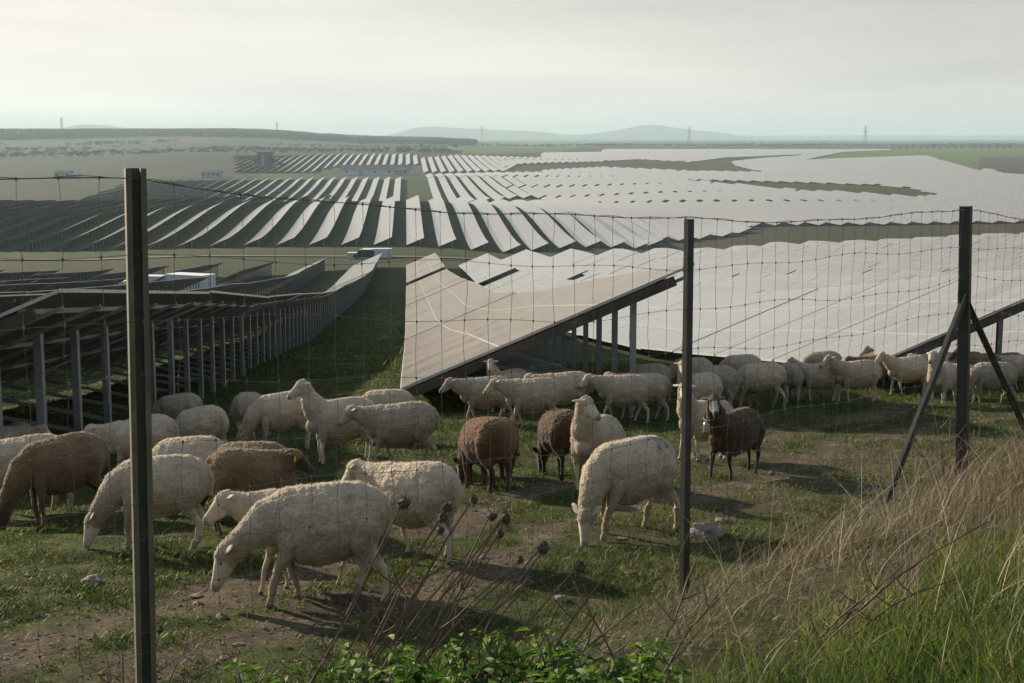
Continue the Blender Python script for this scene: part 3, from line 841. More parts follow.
    fme = o.data; fme.materials.append(M['wool_cream']); bpy.data.objects.remove(o)
    h = Vector((h.x * SQ, h.y, h.z)); nk[2].x *= SQ
    info = dict(ear=h + side * .1 + hup * .02, neck=Vector(nk[2]), side=side, head=h, d=d, hup=hup)
    return me, fme, info
SM = {k: make_sheep_mesh('sheep_' + k, k) for k in POSES}
SM['up_cam_blaze'] = make_sheep_mesh('sheep_blaze', 'up_cam', blaze=True)
SM['graze_mark'] = make_sheep_mesh('sheep_mark', 'graze2', mark=True)

def sheep(px, py, head, pose, mat, sc, label, fleece=True, tagside=0, bell=False, facemat=None):
    x, Y, z = ground_hit(px, py); sc = sc * .925
    me, fme, info = SM[pose]
    e = .3
    nx = -(T(x + e, Y) - T(x - e, Y)) / (2 * e); ny = -(T(x, Y + e) - T(x, Y - e)) / (2 * e)
    nrm = Vector((nx, ny, 1)).normalized()
    root = empty('sheep', (x, Y, z - .012))
    q = Vector((0, 0, 1)).rotation_difference(nrm).to_matrix()
    root.rotation_euler = (q @ Matrix.Rotation(R(head), 3, 'Z')).to_euler()
    root.scale = (sc, sc * random.uniform(.97, 1.05), sc * random.uniform(.99, 1.02))
    tag(root, label, 'sheep', 'flock of sheep grazing beside the panels')
    o = bpy.data.objects.new('body', me); COL.objects.link(o); o.parent = root
    o.material_slots[0].link = 'OBJECT'; o.material_slots[0].material = M[mat]
    if fleece:
        f = bpy.data.objects.new('fleece', fme); COL.objects.link(f); f.parent = root
        f.material_slots[0].link = 'OBJECT'; f.material_slots[0].material = M[mat + '_fleece']
    if tagside:
        s = tagside; c = info['head'] + info['side'] * (.095 * s) + info['hup'] * .005 + info['d'] * .012
        mb = MB(); a = info['side'].cross(Vector((0, 0, 1))).normalized()
        mb.bar(c - a * .006 + Vector((0, 0, .0)), c + a * .006, .036, .042); mb.build('ear_tag', M['eartag'], root)
    if bell:
        nk = info['neck']; mb = MB()
        ring = [nk + Vector((math.cos(t) * .125, math.sin(t) * .12, math.cos(t) * -.06 - .04)) for t in np.linspace(0, 2 * math.pi, 20)]
        mb.tube(ring, .010, 5); mb.build('collar', M['strap'], root)
        c = nk + Vector((.14, 0, -.14))
        mb = MB(); mb.tube([c + Vector((0, 0, .03)), c, c + Vector((0, 0, -.07)), c + Vector((0, 0, -.105))], .035, 10, .052); mb.build('bell', M['bell'], root, True)
        # white blaze down the face
    return root

S = [
 (322, 602, 190, 'lowered', 'wool_cream', 1.06, 'large cream sheep nearest the camera, head lowered, walking left in front of the others'),
 (308, 590, 186, 'level', 'wool_cream', .98, 'cream sheep whose face looks out just behind the nearest sheep'),
 (416, 558, 148, 'level', 'wool_cream', 1.0, 'cream sheep with its ear out, standing behind the rump of the nearest sheep'),
 (160, 545, 183, 'graze', 'wool_cream', 1.0, 'cream sheep grazing behind the left fence post'),
 (68, 520, 214, 'graze', 'wool_tan', 1.05, 'tan brown sheep with dark head grazing near the left edge'),
 (28, 514, 196, 'graze2', 'wool_cream', 1.05, 'cream sheep grazing at the left edge behind the tan brown one'),
 (2, 478, 20, 'level', 'wool_cream', .95, 'pale rump cut by the left edge of the photo'),
 (20, 470, 120, 'graze', 'wool_grey', .92, 'pale rounded sheep back just right of the one cut by the left edge'),
 (148, 480, 182, 'level', 'wool_cream', 1.0, 'cream sheep crossed by the left fence post, behind the grazing one'),
 (207, 463, 150, 'graze2', 'wool_cream', .98, 'cream sheep turned away left of the aisle, rump to the right'),
 (180, 436, 185, 'graze', 'wool_cream', .95, 'farthest pale back behind the left fence post'),
 (190, 512, 165, 'graze', 'wool_cream', .97, 'cream sheep half hidden behind the back of the grazing one by the left post'),
 (252, 532, 20, 'fold', 'wool_tan', .97, 'shaggy brown sheep with black head and yellow ear tag, facing right'),
 (250, 522, 160, 'graze', 'wool_tan', .98, 'brown woolly back just behind the sheep with the yellow ear tag'),
 (256, 440, 80, 'graze', 'wool_grey', .95, 'grey sheep seen from behind in the grass aisle'),
 (284, 450, 195, 'graze', 'wool_cream', 1.0, 'cream sheep grazing in the aisle left of the alert one'),
 (342, 463, 198, 'up', 'wool_cream', 1.05, 'alert cream sheep with raised head in the middle of the aisle'),
 (386, 440, 170, 'graze2', 'wool_cream', .95, 'pale back showing behind the alert sheep in the aisle'),
 (404, 467, 176, 'level', 'wool_grey', 1.02, 'greyish sheep walking left with forward neck, right of the alert one'),
 (486, 489, 118, 'graze', 'wool_brown', 1.0, 'rusty brown sheep with black legs, head hidden'),
 (496, 482, 60, 'graze2', 'wool_brown', .95, 'second rusty brown sheep pressed behind the first, only its back showing'),
 (560, 477, 110, 'graze', 'wool_dark', 1.0, 'dark brown sheep seen from behind, left of the one looking up'),
 (596, 490, 242, 'up_left', 'wool_cream', 1.02, 'cream sheep facing the camera with its white face turned right'),
 (630, 533, 212, 'graze_mark', 'wool_cream', 1.10, 'big cream sheep grazing, dark smudge of dye on its rump'),
 (735, 476, 222, 'up_cam_blaze', 'wool_dark', 1.0, 'dark brown sheep with black and white face and bell, staring at the camera'),
 (704, 460, 214, 'up_cam', 'wool_cream', 1.0, 'cream sheep facing the camera behind the middle fence post'),
 (533, 430, 183, 'level', 'wool_cream', 1.02, 'cream sheep standing side on, left, below the edge of the brown panels'),
 (486, 424, 190, 'level', 'wool_grey', .98, 'grey faced sheep at the left end of the group under the brown panels'),
 (510, 412, 214, 'up_cam', 'wool_cream', .95, 'small faced sheep looking at the camera over the backs under the panels'),
 (566, 420, 184, 'level', 'wool_cream', 1.0, 'cream back above the group, to the right of the face looking over'),
 (622, 422, 184, 'level', 'wool_cream', .98, 'cream sheep with profile head close behind the one looking up'),
 (642, 420, 180, 'level', 'wool_cream', 1.0, 'cream sheep in profile whose head overlaps its neighbour, left of the middle post'),
 (700, 420, 216, 'up_cam', 'wool_cream', 1.0, 'cream sheep with face to camera, upper one of the two at the middle post'),
 (712, 409, 175, 'graze', 'wool_grey', .98, 'sheep back just right of the middle post, behind the two faces'),
 (760, 408, 172, 'graze2', 'wool_cream', 1.05, 'broad cream sheep standing with rump right, right of the brown sheep'),
 (788, 402, 95, 'graze', 'wool_grey', .95, 'grey sheep seen from behind, left of the two walking in step'),
 (818, 402, 186, 'level2', 'wool_cream', .95, 'left one of two sheep walking left in step'),
 (857, 403, 186, 'level2', 'wool_cream', 1.0, 'right one of two sheep walking left in step'),
 (822, 385, 180, 'graze', 'wool_grey', .95, 'low pale back above the left walking sheep'),
 (850, 380, 176, 'graze2', 'wool_cream', .95, 'low pale back above the right walking sheep'),
 (876, 392, 185, 'level', 'wool_tan', .95, 'dusky brown sheep under the end of the dark panel beam'),
 (908, 395, 192, 'level2', 'wool_cream', .98, 'cream sheep in profile just left of the slanting brace'),
 (943, 406, 235, 'up', 'wool_cream', .98, 'cream sheep facing the camera left of the corner post'),
 (955, 400, 180, 'graze', 'wool_cream', .9, 'pale back squeezed between the facing sheep and the corner post'),
 (938, 390, 184, 'level', 'wool_cream', .98, 'sheep behind the top of the left brace of the corner post'),
 (990, 404, 178, 'graze2', 'wool_grey', 1.0, 'grey sheep grazing right of the corner post, behind the right brace'),
 (984, 391, 186, 'level2', 'wool_tan', .98, 'tan sheep behind the corner post, head to the left'),
 (966, 388, 184, 'level', 'wool_grey', .95, 'grey backed sheep in the gap between corner post and tan sheep'),
 (1006, 387, 182, 'graze2', 'wool_cream', .95, 'small pale back above the grey grazing sheep at the right edge'),
 (1026, 391, 170, 'level', 'wool_cream', .95, 'sheep cut by the right edge of the photo'),
 (892, 386, 182, 'level2', 'wool_grey', .97, 'grey backed sheep above the dusky brown one at the beam end'),
 (920, 386, 180, 'graze2', 'wool_cream', .97, 'pale back showing through the upper end of the left brace'),
 (690, 396, 182, 'graze', 'wool_cream', .95, 'farthest pale back left of the middle fence post'),
 (740, 391, 178, 'graze2', 'wool_cream', .95, 'farthest pale back right of the middle fence post'),
 (648, 402, 184, 'graze2', 'wool_cream', .92, 'thin strip of pale back above the pair in profile'),
]
for i, s_ in enumerate(S):
    sheep(*s_, fleece=True, tagside=(-1 if 'ear tag, facing' in s_[6] else 0), bell=('bell' in s_[6]))
# ---------------------------------------------------------------- fence
FB = 1.1; FA = 6.06
def fl_pt(x): return (x, FA + FB * x)
fence = empty('wire_fence', (-1.243, FA - FB * 1.243, T(-1.243, FA - FB * 1.243)))
tag(fence, 'wire mesh fence on dark steel posts between the camera and the sheep', 'fence')
finv = -Vector(fence.location)
TP = [(-.5, -.5), (.5, -.5), (.5, -.3), (.12, -.3), (.12, .5), (-.12, .5), (-.12, -.3), (-.5, -.3)]
LP = [(-.5, -.5), (.5, -.5), (.5, -.36), (-.36, -.36), (-.36, .5), (-.5, .5)]
UP = [(-.5, -.5), (-.22, -.5), (-.22, .18), (.22, .18), (.22, -.5), (.5, -.5), (.5, .5), (-.5, .5)]
def at_px(px, py, Y):
    v = ray(px, py); return Vector((v[0] * Y, Y, v[2] * Y))
def post(px_top, py_top, Y, w, prof, mat, px_lo, py_lo, nm='post', rz=0):
    a = at_px(px_top, py_top, Y); b = at_px(px_lo, py_lo, Y)
    d = (b - a).normalized(); g = T(a.x, a.y); L = (a.z - g + .3) / -d.z
    mb = MB()
    ca, sa = math.cos(rz), math.sin(rz)
    pr = [(x * ca - y * sa, x * sa + y * ca) for x, y in prof]
    mb.bar(a + finv, a + d * L + finv, w, prof=pr)
    # little holes punched down the flange read as studs
    o = mb.build(nm, M[mat], fence); return a
YL, YM, YR = FA / (1 + .2652 * FB), FA / (1 - .1224 * FB), FA / (1 - .3192 * FB)
pl = post(135, 168, YL, .066, UP, 'post_paint', 145.5, 660, rz=R(20))
pm = post(688, 219, YM, .043, TP, 'post_dark', 683, 600, rz=R(40))
pr_ = post(966, 206, YR, .070, LP, 'post_dark', 962, 460, rz=R(60))
post(-560, 60, 2.6, .06, UP, 'post_paint', -540, 800, rz=R(20))
xr2 = 5.2; Y2 = FA + FB * xr2
v_ = at_px(512 + F * (xr2 / Y2), 200, Y2)
zt = pr_.z - .25; mb = MB(); mb.bar(Vector((xr2, Y2, zt)) + finv, Vector((xr2, Y2, T(xr2, Y2) - .3)) + finv, .05, prof=TP); mb.build('post', M['post_dark'], fence)
# slanting braces of the corner post
for (a, b) in (((966, 290), (893, 478)), ((968, 300), (1022, 418))):
    A = at_px(*a, YR); 
    dirx = 1 if b[0] > a[0] else -1
    # end of the brace lies along the fence line
    ub = ray(*b); k = FA / (1 - FB * ub[0]); B = Vector((ub[0] * k, k, ub[2] * k))
    A2 = A + Vector((0, 0, 0)); d = (B - A2)
    mb = MB(); mb.bar(A2 + finv, A2 + d * 1.12 + finv, .050, prof=LP); mb.build('brace', M['post_dark'], fence)
# wires
TOPS = [(-3.3, .02), (pl.x, pl.z - .042), (pm.x, pm.z + .0), (pr_.x, pr_.z - .02), (xr2, zt - .03)]
drop = [0, .225, .45, .665, .87, 1.06, 1.23, 1.38, 1.51, 1.62, 1.72]
def topz(x, sag=.03):
    for (x0, z0), (x1, z1) in zip(TOPS[:-1], TOPS[1:]):
        if x0 <= x <= x1:
            t = (x - x0) / (x1 - x0); return z0 + (z1 - z0) * t - sag * 4 * t * (1 - t)
    return TOPS[-1][1]
def offs(x, k): return .016 * math.sin(x * 3.1 + k * 1.9) + .010 * math.sin(x * 8.3 + k * 4.1)
sv = .14 / math.sqrt(1 + FB * FB)
xs = np.arange(-3.3, xr2, sv)
def hw(x, k):
    g = T(x, FA + FB * x)
    z = topz(x) - drop[k] + (offs(x, k) if k else offs(x, 0) * .5)
    return Vector((x + .004 * math.sin(k * 3 + x * 9), FA + FB * x - .03, z)) + finv
for k in range(len(drop)):
    mb = MB(); r = .0019 if k == 0 else .0010
    pts = []
    for x in np.arange(-3.3, xr2, sv / 2):
        if topz(x) - drop[k] > T(x, FA + FB * x) - .05: pts.append(hw(x, k))
        elif pts:
            if len(pts) > 2: mb.tube(pts, r, 4)
            pts = []
    if len(pts) > 2: mb.tube(pts, r, 4)
    if k == 0:      # the twisted second strand with its short barbs
        mb.tube([hw(x, 0) + Vector((0, 0, .004 * math.sin(x * 31) + .003)) for x in np.arange(-3.3, xr2, sv / 3)], .0015, 3)
    if mb.v: mb.build('line_wire', M['wire'], fence)
mb = MB(); mk = MB()
for j, x in enumerate(xs):
    pts = []
    for k in range(len(drop)):
        p = hw(x, k)
        if p.z - finv.z < T(x, FA + FB * x): break
        if k:
            q = (pts[-1] + p) / 2 + Vector((random.uniform(-.010, .010), 0, 0)); pts.append(q)
        pts.append(p)
        mk.box(p, (.006, .006, .011))
    if len(pts) > 1: mb.tube(pts, .00095, 4)
o = mb.build('mesh_wire', M['wire'], fence); o = mk.build('wire_knots', M['wire'], fence)

# ---------------------------------------------------------------- ground vegetation
def blades(name, base, height, width, lean, tint, mat, segs=3, label=None, cat='grass', curl=.5, wind=(0, 0)):
    """thin curved blades; base (n,3)"""
    n = len(base)
    az = rng.uniform(0, 2 * math.pi, n)
    ld = np.stack([np.cos(az), np.sin(az)], 1) * lean[:, None] + np.array(wind)[None, :] * height[:, None]
    wa = rng.uniform(0, 2 * math.pi, n); wv = np.stack([np.cos(wa), np.sin(wa), np.zeros(n)], 1)
    V = []; 
    for s in range(segs + 1):
        t = s / segs
        c = base.copy()
        c[:, 2] += height * (t - curl * .35 * t * t * (np.hypot(ld[:, 0], ld[:, 1]) / np.maximum(height, .01)))
        c[:, :2] += ld * (t ** 1.7)[..., None] if np.ndim(t) else ld * t ** 1.7
        w = (width * (1 - t) ** .7)[:, None] * .5
        if s < segs: V += [c - wv * w, c + wv * w]
        else: V += [c]
    k = len(V); A = np.stack(V, 1)                       # n, k, 3
    idx = np.arange(n)[:, None] * k
    tris = []
    for s in range(segs - 1):
        a = 2 * s
        tris += [np.hstack([idx + a, idx + a + 1, idx + a + 3]), np.hstack([idx + a, idx + a + 3, idx + a + 2])]
    a = 2 * (segs - 1); tris.append(np.hstack([idx + a, idx + a + 1, idx + a + 2]))
    o = mesh_obj(name, A.reshape(-1, 3), np.vstack(tris), M[mat], None, False, {'tint': np.repeat(tint, k)})
    tag(o, label, cat, kind='stuff')
    return o
def scatter(n, px0, px1, ymin, ymax, power=1.0):
    """points over the ground, evenly per area of the view wedge with a bias to the near side"""
    u = rng.uniform((px0 - 512) / F, (px1 - 512) / F, n)
    Y = ymin + (ymax - ymin) * rng.uniform(0, 1, n) ** power
    return u * Y, Y
def bankmask(x, Y):
    """how far a place lies on the near bank (1) rather than in the pasture (0)"""
    return 1 - smooth(-1.0, 1.7, Y - (6.0 + .9 * x) + .9 * (fbm(x * 1.3, Y * 1.3, 71) - .5))
# short turf of the pasture
x, Y = scatter(470000, -260, 1290, 6.0, 46, 1.35)
b = bare(x, Y)
clump = fbm(x * 2.2, Y * 2.2, 51, 3)
keep = rng.uniform(0, 1, len(x)) < (1 - b * .93) * smooth(.32, .56, clump + .08) * 1.0 + .03
x, Y = x[keep], Y[keep]; b = b[keep]; cl = clump[keep]
z = terr(x, Y)
h = rng.uniform(.018, .058, len(x)) * (.55 + 1.1 * smooth(.42, .7, cl)) * (1 + .5 * smooth(14, 25, Y))
blades('pasture_grass', np.stack([x, Y, z - .005], 1), h, rng.uniform(.005, .011, len(x)) * (1 + Y / 25), h * .8,
       np.clip(rng.normal(.42, .22, len(x)) + .35 * (vnoise(x * .7, Y * .7, 7) - .5) + b * .4, 0, 1), 'grass_short', 2, 'short patchy green grass that the sheep are grazing')
x, Y = scatter(90000, 180, 620, 40, 150, 1.3)
k = (x + KX * Y < .2) & (x + KX * Y > -12) & (rng.uniform(0, 1, len(x)) < smooth(.40, .62, fbm(x * .9, Y * .35, 57, 3) + .05))
x, Y = x[k], Y[k]; h = rng.uniform(.05, .16, len(x)) * (1 + (rng.uniform(0, 1, len(x)) < .02) * 1.6)
blades('aisle_grass', np.stack([x, Y, terr(x, Y) - .005], 1), h, rng.uniform(.03, .07, len(x)), h * .8, np.clip(rng.normal(.45, .2, len(x)), 0, 1), 'grass_short', 2, 'green grass of the long aisle between two rows of panels')
# scattered dry litter and low dead stalks on the trampled ground
x, Y = scatter(156000, -100, 1460, 3.0, 24, 1.1)
k = rng.uniform(0, 1, len(x)) < np.maximum(.10 + .7 * smooth(.0, 2.5, x - .12 * Y) * (1 - smooth(16, 22, Y)), .9 * bankmask(x, Y))
x, Y = x[k], Y[k]; h = rng.uniform(.015, .10, len(x)) ** 1.0
blades('dry_litter', np.stack([x, Y, terr(x, Y) - .003], 1), h, rng.uniform(.003, .006, len(x)), h * 1.7, np.clip(rng.normal(.3, .22, len(x)), 0, 1), 'grass_dry', 2, 'short dead grass stubble on the trampled soil')

# tall dry grass on the bank and around the corner post
x, Y = scatter(175000, 480, 1500, 3.0, 11.5, .8)
m = bankmask(x, Y) * smooth(.0, 1.9, x + .25 * (fbm(x * 2, Y * 2, 5) - .5) * 4)
m = np.maximum(m, .30 * smooth(1.2, 3.0, x) * (1 - smooth(.5, 3.2, Y - (6.0 + .9 * x))))
k = rng.uniform(0, 1, len(x)) < m * smooth(.33, .58, fbm(x * 1.7, Y * 1.7, 81, 3) + .05) * .36
x, Y = x[k], Y[k]; h = rng.uniform(.07, .42, len(x)) ** 1.15 * (.55 + .5 * smooth(.6, 3.0, x))
blades('dry_grass', np.stack([x, Y, terr(x, Y) - .02], 1), h, rng.uniform(.0022, .0048, len(x)), h * rng.uniform(.1, .8, len(x)), np.clip(rng.normal(.32, .28, len(x)), 0, 1), 'grass_dry', 5,
       'tall dry straw coloured grass leaning over the bank at the right', wind=(.35, .10), curl=.8)
x, Y = scatter(2300, 560, 1150, 3.6, 9.5, .8)
k = rng.uniform(0, 1, len(x)) < bankmask(x, Y) * smooth(.3, 2.2, x) * .55
x, Y = x[k], Y[k]; h = rng.uniform(.25, .62, len(x))
blades('dry_stalks', np.stack([x, Y, terr(x, Y) - .02], 1), h, rng.uniform(.003, .005, len(x)), h * rng.uniform(.3, 1.3, len(x)), np.clip(rng.normal(.72, .22, len(x)), 0, 1), 'grass_dry', 6,
       'long bleached stalks bending through the dry grass at the right', wind=(.30, .05), curl=.9)
# green grass on the near bank
x, Y = scatter(212000, 200, 1520, 2.3, 7.5, .9)
m = (1 - smooth(-2.7, -1.6, Y - (6.0 + .9 * x) + 1.0 * (fbm(x * 1.6, Y * 1.6, 77) - .5))) * smooth(-1.6, .2, x + .2)
k = rng.uniform(0, 1, len(x)) < m * smooth(.30, .52, fbm(x * 1.9, Y * 1.9, 91, 3) + .05) * .8
x, Y = x[k], Y[k]; h = rng.uniform(.05, .22, len(x)) * (.6 + .45 * smooth(-.5, 1.6, x))
blades('bank_grass', np.stack([x, Y, terr(x, Y) - .02], 1), h, rng.uniform(.004, .009, len(x)), h * rng.uniform(.2, .9, len(x)), np.clip(rng.normal(.36, .22, len(x)) + 1.1 * (fbm(x * 2.6, Y * 2.6, 131, 3) - .42), 0, 1), 'grass_green', 4,
       'fresh green grass on the near bank at the lower right', wind=(.12, .0), curl=.9)

# leafy weeds along the bottom edge: one plant each
def weed(px, py, Y, hgt, spread, label):
    v = ray(px, py); x = v[0] * Y; g = T(x, Y)
    top = v[2] * Y; hh = max(.15, top - g)
    root = empty('leafy_weed', (x, Y, g)); tag(root, label, 'plant', 'green leafy weeds at the foot of the fence')
    st = MB(); LV, LF, LT = [], [], []
    for s in range(9):
        a = random.uniform(0, 6.28); r = random.uniform(.3, 1) * spread
        tip = Vector((math.cos(a) * r, math.sin(a) * r * .6, hh * random.uniform(.72, 1.02)))
        pts = [Vector((0, 0, -.02)) + (tip * t) + Vector((0, 0, hh * .25 * math.sin(t * 3.14))) * .4 for t in (0, .25, .5, .75, 1)]
        st.tube(pts, .004, 4, .002)
        for t in np.linspace(.25, 1, 11):
            c = tip * t + Vector((0, 0, hh * .1 * math.sin(t * 3.14)))
            for rep in range(2):
                an = random.uniform(0, 6.28); L = random.uniform(.030, .068) * (1.15 - .4 * t); wd = L * random.uniform(.42, .62)
                d = Vector((math.cos(an), math.sin(an), random.uniform(-.15, .65))).normalized(); sd = d.cross(Vector((0, 0, 1))).normalized()
                nn = sd.cross(d)
                b0 = len(LV)
                c2 = c + d * .02
                LV += [c2, c2 + d * L * .35 + sd * wd * .5 + nn * .008, c2 + d * L * .35 - sd * wd * .5 + nn * .008, c2 + d * L * .75 + sd * wd * .42 - nn * .004, c2 + d * L * .75 - sd * wd * .42 - nn * .004, c2 + d * L - nn * .02, c2 + d * L * .5 - nn * .006]
                LF += [(b0, b0 + 1, b0 + 6), (b0, b0 + 6, b0 + 2), (b0 + 1, b0 + 3, b0 + 6), (b0 + 6, b0 + 4, b0 + 2), (b0 + 3, b0 + 5, b0 + 6), (b0 + 6, b0 + 5, b0 + 4)]
                LT += [random.uniform(0, 1) ** 1.4] * 7
    st.build('stem', M['bark'], root)
    mesh_obj('leaves', np.array([tuple(v) for v in LV]), LF, M['leaf_weed'], root, False, {'tint': np.array(LT)})
    return root
WL = ['leafy green weed at the bottom, left of the dead thistles', 'green weed under the dead thistle stems', 'bright green leafy weed at the bottom centre', 'leafy weed right of the bottom centre', 'low leafy weed left of the foot of the middle post',
      'dark green leafy weed at the very bottom between stems']
spots = [(262, 664, 3.9), (318, 658, 4.0), (372, 668, 3.7), (430, 655, 4.0), (480, 640, 4.1), (530, 632, 4.1), (575, 645, 3.9), (625, 650, 4.0), (500, 662, 3.5), (560, 664, 3.4), (440, 672, 3.4), (655, 668, 3.7), (600, 672, 3.5)]
for i, (a, b_, c) in enumerate(spots):
    weed(a, b_, c, .5, .16, WL[i % 6] if i < 6 else 'low green leafy weed among the tangle at the bottom centre')

# dead thistles with round seed heads
def thistle(base_px, base_py, Y, heads, label):
    v = ray(base_px, base_py); B = Vector((v[0] * Y, Y, T(v[0] * Y, Y)))
    root = empty('dead_thistle', B); tag(root, label, 'plant')
    for (hx, hy, hr) in heads:
        q = at_px(hx, hy, Y + random.uniform(-.15, .25)) - B
        low = Vector((random.uniform(-.02, .02), random.uniform(-.02, .02), -.03))
        pts = []
        for t in np.linspace(0, 1, 8):
            p = low.lerp(q, t); p.z += .03 * q.length * math.sin(t * math.pi); p.y += .02 * math.sin(t * 5 + hx); p.x += .006 * math.sin(t * 9 + hx); p.y += .01 * math.sin(t * 7 + hy); pts.append(p)
        mb = MB(); mb.tube(pts, .0048, 5, .0026)
        for t in (2, 3, 4, 5):
            c = pts[t]
            for _ in range(2):
                e = c + Vector((random.uniform(-.10, .12), random.uniform(-.06, .06), random.uniform(.02, .13)))
                mb.tube([c, (c + e) / 2 + Vector((0, 0, -.008)), e], .003, 4, .0012)
        st = mb.build('stem', M['thistle'], root)
        if hr > 0:
            bm = bmesh.new(); bmesh.ops.create_icosphere(bm, subdivisions=2, radius=hr)
            for vv in bm.verts:
                vv.co *= 1 + .35 * (mnoise.noise(vv.co * 90 + Vector((hx, 0, 0))))
                vv.co.z *= .85
            for _ in range(80):
                d = Vector((random.gauss(0, 1), random.gauss(0, 1), random.gauss(0, 1))).normalized()
                s = d.cross(Vector((.3, .2, 1))).normalized() * hr * .13
                a = bm.verts.new(d * hr * .8 + s); b2 = bm.verts.new(d * hr * .8 - s); c2 = bm.verts.new(d * hr * 1.7); bm.faces.new((a, b2, c2))
            me = bpy.data.meshes.new('seed_head'); bm.to_mesh(me); bm.free(); me.materials.append(M['seedhead'])
            o = bpy.data.objects.new('seed_head', me); COL.objects.link(o); o.parent = root; o.location = q
thistle(262, 706, 4.6, [(404, 503, .022), (447, 508, .018), (378, 560, 0), (440, 530, .016), (352, 600, 0)], 'dead thistle left in the clump, seed heads in front of the second sheep')
thistle(300, 708, 4.4, [(474, 500, .014), (505, 520, .018), (443, 517, .016), (470, 548, 0), (415, 590, 0)], 'dead thistle in the middle of the clump with two heads above bare soil')
thistle(352, 708, 4.3, [(492, 516, .016), (505, 517, .015), (543, 549, .017), (500, 534, .014), (532, 575, 0)], 'dead thistle whose heads lean over the path centre')
thistle(385, 705, 4.2, [(545, 547, .015), (580, 568, .017), (562, 588, .013), (520, 590, 0)], 'dead thistle farthest right in the clump, stems bent low')
thistle(330, 700, 4.8, [(470, 560, 0), (500, 585, 0), (520, 560, .012), (430, 575, 0), (395, 590, 0)], 'tangle of thin bare stems inside the thistle clump')
thistle(470, 712, 4.1, [(560, 600, 0), (598, 612, 0), (620, 560, 0), (640, 600, 0)], 'low bare stems between the thistle clump and the green weeds')
thistle(640, 690, 4.6, [(575, 585, 0), (700, 560, 0), (735, 575, 0)], 'bare dead stalks at the foot of the middle post')
thistle(120, 700, 4.8, [(122, 655, 0), (160, 630, .012), (108, 660, 0), (178, 665, 0)], 'thin dry weed stalks at the foot of the left post')
thistle(800, 690, 4.8, [(905, 560, 0), (985, 520, 0), (870, 590, 0), (960, 575, 0)], 'long pale bent stalks lying over the green bank')
thistle(945, 560, 8.3, [(932, 400, 0), (952, 420, 0), (915, 440, .012), (975, 430, 0)], 'thin dark dead stem standing beside the corner post')

# stones
def stone(px, py, r, label):
    x, Y, z = ground_hit(px, py)
    bm = bmesh.new(); bmesh.ops.create_icosphere(bm, subdivisions=3, radius=r)
    for v in bm.verts:
        n_ = mnoise.noise(v.co / r * 1.3 + Vector((px, py, 0))); v.co *= 1 + .35 * n_ + .10 * mnoise.noise(v.co / r * 4); v.co.z *= .55
    me = bpy.data.meshes.new('stone'); bm.to_mesh(me); bm.free(); me.materials.append(M['stone'])
    o = bpy.data.objects.new('stone', me); COL.objects.link(o); o.location = (x, Y, z + r * .1); o.rotation_euler = (0, 0, px)
    tag(o, label, 'stone')
stone(708, 536, .14, 'large pale stone on the soil right of the middle post')
stone(722, 522, .06, 'smaller stone just behind the large pale one')
stone(697, 461, .13, 'flat pale stone lying at the middle post behind the grazing sheep')
stone(92, 583, .08, 'small stone near the left fence post')
# clods and pebbles trodden out of the soil
x, Y = scatter(16000, -150, 1150, 4.5, 24, 1.15)
k = rng.uniform(0, 1, len(x)) < .12 + .8 * bare(x, Y); x, Y = x[k], Y[k]; z = terr(x, Y)
ico = bmesh.new(); bmesh.ops.create_icosphere(ico, subdivisions=1, radius=1.0); cv = np.array([tuple(v.co) for v in ico.verts]); cf = np.array([[v.index for v in f.verts] for f in ico.faces]); ico.free()
n = len(x); rr = rng.uniform(.005, .020, n) ** 1.0 * (1 + (rng.uniform(0, 1, n) < .03) * 1.5)
CV = cv[None] * rr[:, None, None] * np.array([1, 1, .6]) * rng.uniform(.65, 1.35, (n, len(cv), 1)) + np.stack([x, Y, z], 1)[:, None, :]
o = mesh_obj('soil_clods', CV.reshape(-1, 3), (cf[None] + np.arange(n)[:, None, None] * len(cv)).reshape(-1, 3), M['clod'])
tag(o, 'crumbs of earth and pebbles strewn over the worn ground', 'pebbles', kind='stuff')
stone(560, 600, .05, 'small stone on the bare soil above the green weeds')
# ---------------------------------------------------------------- small buildings and cars in the field
def on_ground(px, Y):
    x = (px - 512) / F * Y
    for _ in range(4):
        z = T(x, Y); x = (px - 512) / F * (Y * CP - z * SP)
    return x, T(x, Y)
def container(px, Y, L, Wd, H, rz, label, ribs=18, name='container'):
    x, z = on_ground(px, Y)
    root = empty(name, (x, Y, z), rz); tag(root, label, 'container' if name == 'container' else 'cabin')
    mb = MB(); n = ribs; a = []; 
    for i in range(n * 2 + 1):      # corrugated long sides
        xx = -L / 2 + L * i / (n * 2); a.append((xx, -Wd / 2 + (.05 if i % 2 else 0)))
    ring = a + [(p[0], -p[1]) for p in reversed(a)]
    mb.quadprism([(p[0], p[1], .15) for p in ring], [(p[0], p[1], H - .08) for p in ring])
    mb.build('body', M['white_paint'], root)
    mb = MB(); mb.box((0, 0, H - .04), (L + .08, Wd + .08, .10)); mb.build('roof', M['white_roof'], root)
    mb = MB(); mb.box((0, 0, .07), (L + .02, Wd + .02, .16)); mb.build('base_frame', M['galvanised'], root)
    for s in (-1, 1):
        mb = MB(); mb.box((L / 2 + .03, s * Wd * .24, H * .5), (.05, Wd * .44, H * .82)); d = mb.build('door', M['white_paint'], root)
        mb = MB(); mb.box((L / 2 + .07, s * Wd * .06, H * .5), (.03, .03, H * .8)); mb.build('handle', M['galvanised'], d)
    mb = MB(); mb.box((-L * .25, -Wd / 2 - .02, H * .6), (L * .12, .05, H * .25)); mb.build('vent', M['galvanised'], root)
    return root
container(191, 166, 5.2, 2.6, 2.3, R(-24), 'large white container with ribbed side among the left rows')
